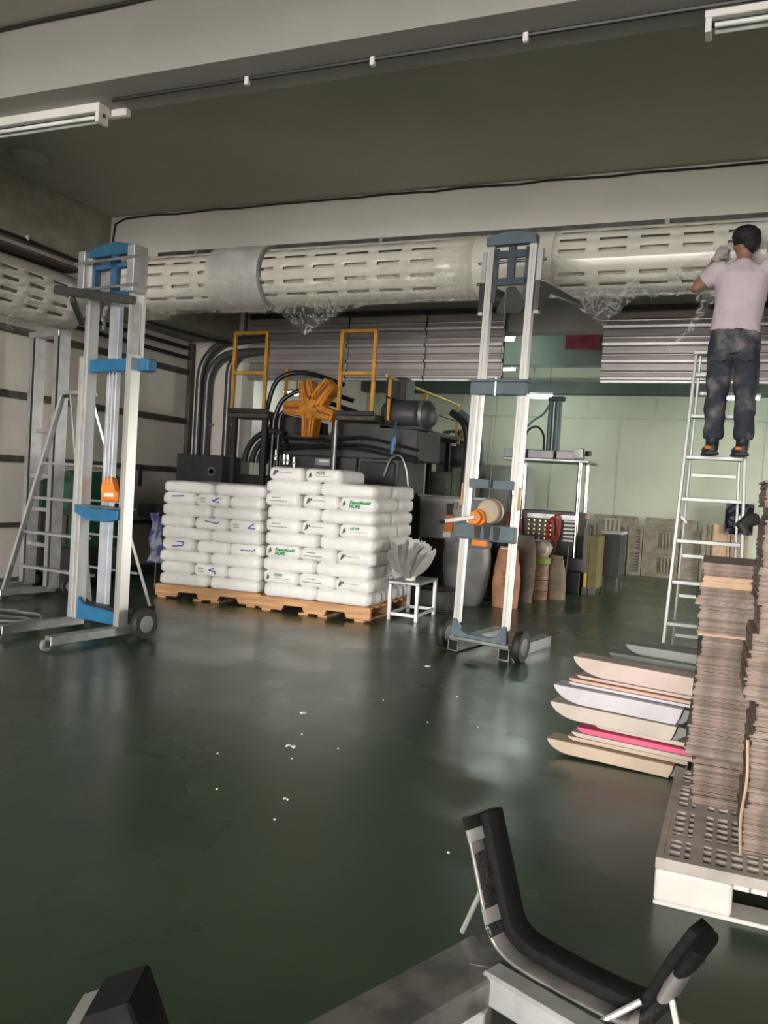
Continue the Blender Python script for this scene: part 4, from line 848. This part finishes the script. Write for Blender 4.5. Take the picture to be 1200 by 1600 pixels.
MB().grid(P).build('cloth',mat('bluish_cloth',(.30,.31,.38),.8,col2=(.06,.07,.22),scale=7,thr=(.45,.55)),wc,smooth=True); MB().cyl((0,.03,-.30),(0,.03,.56),.012,8).build('stand',M['dark'],wc)
# ================================================================ WHITE PALLET, CARTON STACKS, BOARDS
pp = thing('plastic_pallet','white plastic pallet with grid deck under the carton stacks','pallet',(-.16,2.82,0))
PW, PD, PH = 1.10, 1.0, .155
dk = MB()
xs = [.0,.05]; x = .05
def lat(w, n0, n1, ln): pass
nx, ny = 22, 17
for i in range(nx+1): xx = .03+(PW-.06)*i/nx; dk.box((xx-.007,.02,PH-.03),(xx+.007,PD-.02,PH))
for j in range(ny+1): yy = .03+(PD-.06)*j/ny; dk.box((.02,yy-.006,PH-.028),(PW-.02,yy+.006,PH-.001))
for a, b in (((0,0),(PW,.022)),((0,PD-.022),(PW,PD)),((0,.022),(.022,PD-.022)),((PW-.022,.022),(PW,PD-.022))): dk.box((*a,PH-.035),(*b,PH))
for yy in (.20,.5,.8): dk.box((.02,yy-.025,PH-.03),(PW-.02,yy+.025,PH-.0005))
for xx in (.12,.55,.98): dk.box((xx-.02,.02,PH-.03),(xx+.02,PD-.02,PH-.0003))
dk.build('deck_grid',mat('dusty_plastic',(.52,.46,.43),.6,var=.15,scale=7),pp)
for x0, x1 in ((0,.235),(.43,.66),(.865,1.10)):
    for y0, y1 in ((0,.16),(.42,.58),(.84,1.0)): MB().box((x0,y0,.012),(x1,y1,PH-.036)).build('foot_block',M['plastic'],pp,bevel=.012,seg=2)
for y0, y1 in ((0,.12),(.44,.56),(.88,1.0)): MB().box((0,y0,0),(PW,y1,.014)).build('bottom_runner',M['plastic'],pp,bevel=.004)
for x0, x1 in ((.235,.43),(.66,.865)): MB().box((x0,.002,PH-.052),(x1,.03,PH-.03)).build('fork_lintel',M['plastic'],pp,bevel=.003)
for x0 in (.28,.33,.38): MB().box((x0,.0,PH-.05),(x0+.006,.004,PH-.034)).build('moulding_mark',M['grey'],pp)

def carton_mesh(w, d_, th, m, seed):
    R_ = random.Random(seed); a = w/2; b = d_/2; pts = []
    for (x0,y0),(x1,y1) in (((-a,-b),(a,-b)),((a,-b),(a,b)),((a,b),(-a,b)),((-a,b),(-a,-b))):
        for k in range(4):
            f = k/4; pts.append((x0+(x1-x0)*f+R_.uniform(-.0025,.0025), y0+(y1-y0)*f+R_.uniform(-.0025,.0025)))
    mb = MB(); mb.rings([[(x,y,0) for x,y in pts],[(x,y,th*.45) for x,y in pts]]); mb.rings([[(x*.997,y*.997,th*.5) for x,y in pts],[(x*.997,y*.997,th) for x,y in pts]])
    return mb.mesh('carton', m)
CB = [mat('carton_'+n,c,.88,var=.25,scale=18,stretch=(1,1,.3)) for n,c in (('brown',(.25,.185,.155)),('grey_brown',(.29,.225,.195)),('dark_brown',(.20,.15,.125)))]
def carton_stack(cx, cy, w, d_, z0, z1, group, label, prof, pitch, special):
    th = pitch*.94; ms = [carton_mesh(w, d_, th, CB[i % 3 if i else 0], i) for i in range(6)]; mt_ = carton_mesh(w, d_, th, M['card2'], 9)
    n = int((z1-z0)/pitch)
    for i in range(n):
        z = z0+pitch*i; dx = 0
        for za, zb, o_ in prof:
            if za <= z < zb: dx = o_
        sp = any(a <= z < b for a, b in special)
        o = bpy.data.objects.new('flattened_carton', mt_ if sp else random.choice(ms[:4] if i % 5 else ms)); COL.objects.link(o)
        o.location = (cx+dx+random.uniform(-.0035,.0035), cy+random.uniform(-.004,.004), z); o.rotation_euler = (0,0,random.uniform(-.012,.012)+radians(1.5))
        k = n-i; od = str(k)+('th' if 10 < k % 100 < 14 else {1:'st',2:'nd',3:'rd'}.get(k % 10,'th'))
        tag(o, ('topmost' if k == 1 else od+' from top,')+' flattened '+('pale tan' if sp else 'brown')+' carton '+label, 'carton', group)
carton_stack(.21,3.66,.62,.50,.157,1.085,'flattened cartons in the shorter stack','in the shorter stack on white pallet',
   [(.157,.33,.012),(.33,.38,-.02),(.38,.45,-.012),(.45,.60,-.005),(.60,.72,.0),(.72,.80,.008),(.80,.92,-.004),(.92,.94,-.02),(.94,1.0,-.006),(1.0,1.12,-.0)],.0085,[(.985,1.03),(.80,.81)])
carton_stack(.40,3.20,.62,.38,.157,1.40,'flattened cartons in the taller stack','in the taller stack at right edge',
   [(.157,.30,.0),(.30,.36,.012),(.36,.55,.006),(.55,.66,.014),(.66,.80,-.025),(.80,.88,-.015),(.88,.98,.006),(.98,1.1,-.006),(1.1,1.26,.0),(1.26,1.30,.01),(1.30,1.41,-.004)],.0082,[])
st = thing('strapping_band','pale strap hanging down corner of the taller carton stack','strap',(.092,3.0,.157)); MB().tube(smoothpath([(0,-.006,.0),(-.006,-.012,.12),(.004,-.014,.25),(-.002,-.012,.38)],5),.005,6).build('band',M['card2'],st,smooth=True)
kb = thing('twisted_rag','dark rag poking out of upper taller carton stack','rag',(.04,3.03,1.245)); MB().tube([(.03,0,.02),(0,-.02,.012),(-.015,-.03,-.005),(.0,-.03,-.03)],[.02,.022,.02,.012],8).build('rag',M['dark'],kb,smooth=True)

# boards with rounded tips, stacked on the floor left of the pallet
BM_ = {k: mat('board_'+k,c,.6,var=.08,scale=5) for k,c in dict(pink=(.56,.44,.395),peach=(.60,.38,.30),white=(.56,.54,.58),cream=(.54,.47,.41),hot=(.80,.11,.23),tan=(.52,.41,.31),grey=(.24,.25,.24)).items()}
def board(label, x0, z0, L, h, m, y=4.26, dep=.13, tip=.5, tail=True, tilt=-2.0, grp=None, rz=6, name='moulded_board'):
    t = thing(name,label,'board',(x0,y,z0),radians(-rz),grp); t.rotation_euler.y = radians(-tilt)
    n = 8; poly = [(0.0,h)]; r = min(h*1.9,.22)
    poly += [(r*(1-cos(pi/2*k/n))**1.0*1.0 if False else r*(k/n)**1.6, h*(1-(k/n))**1.7*1.0) for k in range(1,n+1)]
    if tail: poly += [(L-h*.35,0),(L-h*.15,h*.45),(L,h)]
    else: poly += [(L,0),(L,h)]
    MB().prism(poly,0,dep).build('panel',m,t,bevel=.004,seg=2)
    if tail: MB().prism([(L-h*.34,.004),(L-h*.02,.004),(L+.05,h*.55),(L+.05,h*.9),(L+.004,h*.98),(L-h*.1,h*.45)],.02,dep-.02).build('dark_tail',M['grey'],t,bevel=.003)
    return t
board('lowest beige board, rounded tip at left, flat on floor',-.80,.016,.62,.062,BM_['tan'],4.20,tilt=-1.2)
board('thin tan board on top of the lowest beige board',-.70,.082,.58,.020,BM_['tan'],4.22,tail=False,tilt=-1.0)
board('thin cream board just under the bright pink strip',-.68,.106,.60,.022,BM_['cream'],4.21,tail=False,tilt=-1.2)
board('bright pink flat strip in the board stack',-.655,.132,.58,.026,BM_['hot'],4.20,tail=False,tilt=-1.2)
board('thin pale cream board above the bright pink strip',-.57,.162,.60,.020,BM_['cream'],4.22,tail=False,tilt=-1.2)
board('cream curved board above the pink strip, rounded tip at left',-.80,.187,.62,.075,BM_['cream'],4.22,tilt=-1.4)
board('white-lilac curved board in the middle of the board stack',-.79,.268,.63,.080,BM_['white'],4.23,tilt=-1.6)
board('thin pale grey board right above the white-lilac board',-.72,.352,.62,.014,BM_['white'],4.26,tail=False,tilt=-1.6)
board('thin peach board, second beneath the topmost pink-cream board',-.72,.369,.60,.016,BM_['peach'],4.26,tail=False,tilt=-1.6)
board('thin pinkish board directly beneath the topmost board',-.68,.389,.60,.014,BM_['pink'],4.27,tail=False,tilt=-1.6)
board('topmost pink-cream curved board of the board stack',-.71,.407,.62,.088,BM_['pink'],4.28,tilt=-1.8)
board('grey board lying behind board stack, nearer of two',-.58,.42,.72,.05,BM_['grey'],4.66,.26,tail=False,tilt=-1,name='grey_board')
board('grey board lying behind board stack, farther of two',-.50,.47,.70,.05,BM_['grey'],4.70,.22,tail=False,tilt=-1,name='grey_board')
bs = thing('support_box','dark low box under the two grey boards','box',(-.56,4.60,0)); MB().box((.05,.1,0),(.7,.30,.38)).build('body',M['dark'],bs,bevel=.006); MB().box((.04,.09,.38),(.71,.31,.40)).build('lid',M['dark'],bs)

# ================================================================ FOREGROUND WELDED CRADLE FRAME
fg = thing('cradle_frame','welded steel frame with black-padded U-shaped cradle, in the foreground','frame',(-.38,1.70,0))
FS = mat('raw_steel',(.21,.20,.19),.45,.5,var=.3,scale=12,bump=.08,bscale=30); FSb = mat('brushed_tube',(.50,.50,.50),.35,.4,var=.08,scale=20)
FD = mat('black_foam',(.006,.006,.0065),.8,var=.3,scale=40,spec=.25); FT = mat('black_tape',(.02,.02,.022),.22,var=.2,scale=30,bump=.5,bscale=50); GT = mat('grey_tape',(.20,.195,.19),.5,var=.12,scale=20)
dU = V((.935,-.355,0)); nU = V((-.355,-.935,0))        # along the cradle, and towards the viewer
def F(u, n, z): return dU*u + nU*n + V((0,0,z))
def fbar(name, a, b, w, h, m, bev=.004, par=fg, upv=(0,0,1)): return MB().bar(F(*a),F(*b),w,h,upv).build(name,m,par,bevel=bev)
# long flat beam running towards the lower left, and the bright square tube to the right
bd = V((-.38,-.92,0)).normalized()
MB().bar(V((-.02,.0,.318)),V((-.02,.0,.318))+bd*1.05,.13,.06).build('long_beam',FS,fg,bevel=.005)
MB().bar(V((-.01,-.085,.322)),V((.46,-.29,.322)),.055,.065).build('square_tube',FSb,fg,bevel=.006)
MB().prism([(-.06,.03),(.06,.01),(.04,-.075),(-.05,-.09)],.342,.3495,'z').build('gusset_plate',FS,fg)
for p in ((-.03,-.115),): MB().box((p[0]-.03,p[1]-.03,0),(p[0]+.03,p[1]+.03,.29)).build('leg',FSb,fg,bevel=.004)
MB().box((-.42,-.93,0),(-.36,-.87,.29)).build('leg',FSb,fg,bevel=.004); MB().box((.38,-.30,0),(.44,-.24,.29)).build('leg',FSb,fg,bevel=.004)
MB().prism([(.18,-.02),(.46,-.10),(.44,-.20),(.22,-.12)],.335,.347,'z').build('end_plate',FS,fg)
# U cradle: foam on its top, steel strip beneath
path = [(-.088,.612),(-.055,.52),(-.027,.44),(-.004,.39),(.04,.362),(.12,.353),(.23,.351),(.305,.358),(.342,.395),(.376,.47),(.415,.545)]
sm = smoothpath([F(u,0,z) for u,z in path],4)
def strip(name, off, th, w, m, i0=0, i1=None, extra=0):
    pts_ = sm[i0:i1]; rg = []
    for i, p in enumerate(pts_):
        d_ = (pts_[min(i+1,len(pts_)-1)]-pts_[max(0,i-1)]).normalized(); nn = d_.cross(nU).normalized()
        if nn.z < 0 and abs(nn.z) > .2: nn = -nn
        q = p + nn*off; h2 = nn*th/2; w2 = nU*w/2; q = q+nU*extra
        rg.append([q-h2-w2,q-h2+w2,q+h2+w2,q+h2-w2])
    return MB().rings(rg).build(name,m,fg,bevel=.003,smooth=True,ang=50)
strip('cradle_strip',0,.010,.088,FS,extra=.010); strip('foam_pad',.019,.028,.058,FD,extra=-.012)
def wrapband(i0, i1, m, r=.042, nm='tape_wrap', sq=.85):
    pts_ = sm[i0:i1+1]; rg = []
    for i, p in enumerate(pts_):
        d_ = (pts_[min(i+1,len(pts_)-1)]-pts_[max(0,i-1)]).normalized(); nn = d_.cross(nU).normalized(); c = p + nU*.012
        rg.append([c + nU*cos(2*pi*k/16)*(r+.008)+nn*sin(2*pi*k/16)*r*sq*.42 + noise.noise_vector(V((i*1.3,k*.9,r*50)))*.0018 for k in range(16)])
    return MB().rings(rg).build(nm,m,fg,smooth=True,ang=45)
wrapband(0,2,GT,.036); wrapband(0,1,FD,.038,'foam_end'); wrapband(3,8,FT,.034); wrapband(8,10,GT,.036); wrapband(10,12,FT,.037)
n_ = len(sm)-1
wrapband(n_-3,n_,FD,.040,'foam_end'); wrapband(n_-6,n_-3,GT,.038); wrapband(n_-11,n_-5,FT,.036); wrapband(n_-12,n_-10,GT,.037)
MB().cyl(F(-.10,.02,.35),F(-.056,.015,.465),.006,8).build('brace_rod',M['alu'],fg,smooth=True)
MB().cyl(F(.25,.06,.34),F(.315,.03,.40),.006,8).build('brace_rod',M['alu'],fg,smooth=True)
MB().cyl(F(.425,.06,.31),F(.37,.03,.43),.006,8).build('brace_rod',M['alu'],fg,smooth=True)
MB().prism([(.25,.35),(.40,.35),(.355,.44),(.33,.44)],1.0,1.0) if False else None
# padded arm of a second cradle at lower left
pa = thing('padded_post','black padded post with grey tape poking up at lower left','post',(-.635,.868,.012),radians(22.8))
ax_ = V((-.36,.0,.93)).normalized(); sx_ = V((.93,0,.36)).normalized(); TOP = V((-.055,.0,.625))
def slab(name, x0, x1, y0, y1, l0, l1, m, bev=.004):
    rg = [[TOP - ax_*l + sx_*x + V((0,y,0)) for x, y in ((x0,y0),(x1,y0),(x1,y1),(x0,y1))] for l in (l1, l0)]
    return MB().rings(rg).build(name, m, pa, bevel=bev)
slab('foam_pad',-.035,.030,-.045,.045,0,.32,FD); slab('tape_wrap',-.075,-.034,-.05,.05,.012,.16,GT,.010); slab('tape_wrap',-.072,-.034,-.046,.046,.17,.30,FT,.010)
MB().rings([[TOP-ax_*l+sx_*x+V((0,y,0)) for x,y in ((-.05,-.03),(-.035,-.03),(-.035,.03),(-.05,.03))] for l in (.36,.02)]).build('steel_core',FS,pa)
MB().box((.02,-.035,0),(.10,.035,.34)).build('post_base',FS,pa,bevel=.004)
for i in range(12):
    o = MB().lathe([(0,0),(.006,.001),(.005,.004),(0,.005)],n=6).build('floor_fleck',M['plastic']); o.location = (-2.6+random.random()*2.1, 1.9+random.random()*3.2, 0)
    tag(o,'tiny white fleck lying on the green floor at lower left','scrap','tiny white flecks on the floor')
# litter on the floor
for i, (x, y, s, n) in enumerate(((-1.92,3.55,.013,'scrap of white film on floor left of centre'),(-2.15,4.1,.010,'small pale paper scrap on floor, left of middle'),(-2.0,5.7,.016,'pale scrap of paper on floor before hoist'),(-1.6,2.95,.006,'tiny white fleck on floor at lower middle'),(-1.75,5.95,.03,'thin dark strip lying on floor before the hoist'))):
    o = MB().grid([[(x+s*(a-1)*1.2, y+s*(b-1)*.7, .004+.010*abs(sin(a*2.1+b*1.7+i))) for a in range(4)] for b in range(4)]).build('floor_scrap', M['plastic'] if i != 4 else M['dark'], smooth=False); tag(o,n,'scrap')
# ================================================================ THE WORKER
wk = thing('person','man in pale pink t-shirt and dusty jeans standing on the tall stepladder, back to viewer','person',(-.085,6.93,1.692))
def ell(mb, chain, n=18):
    """chain: (centre, half width, half depth[, roll]) - elliptical rings normal to the path"""
    P = [V(c[0]) for c in chain]; rg = []; a = None
    for i, c in enumerate(chain):
        d_ = (P[min(i+1,len(P)-1)]-P[max(i-1,0)]).normalized()
        if a is None: a = V((1,0,0)) if abs(d_.x) < .8 else V((0,1,0))
        a = (a-d_*a.dot(d_)).normalized(); b = d_.cross(a)
        rg.append([P[i]+a*c[1]*cos(2*pi*k/n)+b*c[2]*sin(2*pi*k/n) for k in range(n)])
    mb.rings(rg); return mb
def fuse(name, mb, m, parent, voxel=.012, smooth=6, wrinkle=0, ws=10):
    me = mb.mesh(name, m); o = bpy.data.objects.new(name, me); COL.objects.link(o)
    r = o.modifiers.new('r','REMESH'); r.mode = 'VOXEL'; r.voxel_size = voxel
    s = o.modifiers.new('s','SMOOTH'); s.iterations = smooth; s.factor = .5
    dg = bpy.context.evaluated_depsgraph_get(); dg.update(); me2 = bpy.data.meshes.new_from_object(o.evaluated_get(dg)); o.modifiers.clear(); o.data = me2
    if wrinkle:
        me2.update()
        for v in me2.vertices:
            p = v.co; q = V((p.x*ws, p.y*ws, p.z*ws*.8+p.x*4)); v.co = p + v.normal*wrinkle*(noise.noise(q)+.5*noise.noise(q*2.3))
    me2.materials.clear(); me2.materials.append(m); me2.polygons.foreach_set('use_smooth',[True]*len(me2.polygons)); o.parent = parent; return o
SKIN = mat('skin',(.33,.17,.12),.55,var=.1,scale=12); SHIRT = mat('pink_white_cotton',(.60,.50,.56),.85,var=.06,scale=4,bump=.3,bscale=10)
JEAN = mat('dusty_denim',(.030,.037,.052),.85,col2=(.24,.21,.21),scale=6,thr=(.48,.74)); BOOT = mat('boot_leather',(.022,.026,.038),.55); HAIR = mat('black_hair',(.010,.010,.014),.6,bump=.6,bscale=60)
LE, RE = V((-.322,.07,1.30)), V((.37,.12,1.36)); LW, RW = V((-.175,.12,1.545)), V((.27,.13,1.56)); LS, RS = V((-.155,.0,1.42)), V((.205,.0,1.425))
b = MB()
ell(b, [((0,0,.80),.15,.10),((0,.0,.90),.155,.105),((.0,.0,1.0),.14,.10),((.01,.005,1.15),.15,.105),((.02,.0,1.30),.175,.11),((.025,.0,1.40),.17,.095),((.025,.0,1.46),.09,.07),((.025,.005,1.50),.055,.058),((.028,.012,1.56),.052,.055)])
ell(b, [((.028,.02,1.525),.04,.05),((.026,.03,1.555),.062,.085),((.026,.022,1.60),.074,.095),((.026,.018,1.645),.078,.098),((.026,.015,1.69),.068,.085),((.026,.012,1.725),.035,.045)])
b.lathe([(0,-.012),(.02,-.01),(.026,0),(.018,.01),(0,.012)],(-.052,.015,1.605),12,'x'); b.lathe([(0,-.012),(.02,-.01),(.026,0),(.018,.01),(0,.012)],(.105,.015,1.605),12,'x')
b.prism([(.10,1.615),(.128,1.585),(.10,1.578)],.012,.038,'x')         # nose, facing the duct
for S, E_, W_ in ((LS,LE,LW),(RS,RE,RW)):
    ell(b, [(S,.052,.055),(S.lerp(E_,.5),.046,.048),(E_,.038,.040)]); ell(b, [(E_-(W_-E_)*.06,.036,.038),(E_.lerp(W_,.35),.040,.038),(W_,.027,.024)])
for s in (-1,1):
    hx = s*.082; ell(b, [((hx,0,.84),.088,.095),((hx*1.05,.01,.65),.078,.082),((hx*1.12,.02,.46),.056,.060),((hx*1.15,-.0,.30),.054,.060),((hx*1.15,-.02,.10),.038,.042)])
fuse('body', b, SKIN, wk, .011, 5)
# face details (turned to the duct)
for s in (-1,1): MB().lathe([(0,-.009),(.008,-.005),(.010,0),(.008,.005),(0,.009)],(.026+s*.03,.108,1.625),10,'y').build('eye',M['plastic'],wk,smooth=True)
MB().tube([(.0,.112,1.552),(.026,.118,1.55),(.052,.112,1.552)],[.003,.006,.003],6).build('mouth',mat('lips',(.32,.12,.10),.5),wk,smooth=True)
# hair cap
h = MB(); ell(h, [((.045,-.03,1.555),.045,.045),((.06,-.022,1.59),.072,.082),((.04,-.004,1.635),.098,.115),((.028,.0,1.69),.104,.116),((.026,.003,1.728),.082,.09),((.026,.005,1.752),.035,.04)])
h.lathe([(0,-.03),(.03,-.02),(.035,0),(.02,.02),(0,.025)],(.06,.085,1.70),10,'x'); h.lathe([(0,-.03),(.03,-.02),(.035,0),(.02,.02),(0,.025)],(.0,.09,1.695),10,'x')
fuse('hair', h, HAIR, wk, .010, 3, .005, 40)
# t-shirt: torso plus two sleeves
t = MB()
ell(t, [((-.005,0,.945),.185,.125),((.0,.0,1.02),.178,.125),((.01,.0,1.15),.176,.122),((.02,.0,1.28),.196,.128),((.025,.0,1.38),.205,.115),((.025,.0,1.435),.165,.092),((.026,.0,1.475),.085,.07),((.026,.003,1.492),.066,.066)],24)
for S, E_ in ((LS,LE),(RS,RE)): ell(t, [(S+V((.05*(1 if S.x<0 else -1),0,.0)),.08,.08),(S,.066,.08),(S.lerp(E_,.35),.062,.072),(S.lerp(E_,.58),.062,.072)])
sh = fuse('t_shirt', t, SHIRT, wk, .011, 4, .009, 9)
# hem lighter and stained
text = None
# jeans
j = MB()
ell(j, [((0,0,.995),.158,.112),((0,0,.93),.178,.125),((0,.0,.84),.188,.132),((0,.0,.77),.178,.122)],24)
for s in (-1,1):
    hx = s*.09; ell(j, [((hx,0,.86),.095,.11),((hx*1.02,.005,.76),.098,.112),((hx*1.08,.015,.60),.092,.098),((hx*1.15,.02,.46),.080,.085),((hx*1.2,.0,.33),.077,.082),((hx*1.2,-.01,.22),.070,.074),((hx*1.2,-.015,.17),.078,.080),((hx*1.2,-.015,.125),.068,.072)])
fuse('jeans', j, JEAN, wk, .011, 3, .011, 11)
for s in (-1,1): MB().prism([(s*.09-.05,.80),(s*.09+.05,.80),(s*.09+.05,.72),(s*.09,.695),(s*.09-.05,.72)],-.132,-.124).build('back_pocket',JEAN,wk,bevel=.003)
MB().rings([[( .165*cos(a), .118*sin(a), z) for a in [2*pi*k/28 for k in range(28)]] for z in (.955,.985)]).build('belt',M['black'],wk,smooth=True)
# boots
for s in (-1,1):
    x = s*.108; tx = x-.035
    bt_ = MB(); ell(bt_, [((x,-.03,.20),.048,.055),((x,-.03,.12),.050,.058),((x,-.02,.06),.050,.072)])
    ell(bt_, [((x+.004,-.105,.045),.030,.036),((x,-.06,.048),.046,.046),((x-.012,.02,.050),.050,.048),((tx,.10,.040),.048,.038),((tx-.006,.155,.03),.030,.026)])
    fuse('boot', bt_, BOOT, wk, .009, 3)
    MB().prism([(x-.045,-.11),(x+.045,-.11),(x+.052,-.02),(tx+.052,.12),(tx+.02,.165),(tx-.035,.165),(tx-.05,.11),(x-.05,-.02)],.001,.022,'z').build('sole',M['black'],wk,bevel=.004)
    MB().cb((x-.028,-.098,.052),(.045,.035,.026),rz=.5).build('heel_patch',M['orange'],wk,bevel=.006)
# work gloves with five fingers, raised to the duct
GL = mat('knit_glove',(.42,.38,.37),.9,var=.12,scale=25,bump=.5,bscale=60)
def glove(W_, E_, side):
    d_ = (W_-E_).normalized(); fwd = V((0,1,0)); fwd = (fwd-d_*fwd.dot(d_)).normalized(); sd_ = d_.cross(fwd)*side
    g = MB(); ell(g, [(W_-d_*.02,.032,.030),(W_+d_*.01,.031,.029),(W_+d_*.04,.042,.028),(W_+d_*.075,.046,.026),(W_+d_*.095,.040,.022)])
    for k, (o_, ln) in enumerate(((-.033,.062),(-.011,.072),(.011,.068),(.033,.052))):
        p0 = W_+d_*.085+sd_*o_; p1 = p0+d_*ln*.5+fwd*.012; p2 = p1+d_*ln*.12+fwd*ln*.42; p3 = p2-d_*ln*.22+fwd*ln*.18
        g.tube([p0-d_*.015,p1,p2,p3],[.0105,.0105,.0098,.0085],9)
    q0 = W_+d_*.03-sd_*.03; g.tube([q0,q0-sd_*.026+d_*.025+fwd*.012,q0-sd_*.022+d_*.055+fwd*.03,q0-sd_*.008+d_*.072+fwd*.045],[.014,.0125,.011,.009],9)
    o = fuse('glove', g, GL, wk, .0045, 2)
    MB().rings([[W_-d_*.03+ (fwd*cos(a)+sd_*sin(a))*.034 for a in [2*pi*k/14 for k in range(14)]],[W_-d_*.012+(fwd*cos(a)+sd_*sin(a))*.035 for a in [2*pi*k/14 for k in range(14)]]]).build('glove_cuff',GL,o,smooth=True)
glove(LW, LE, 1); glove(RW, RE, -1)
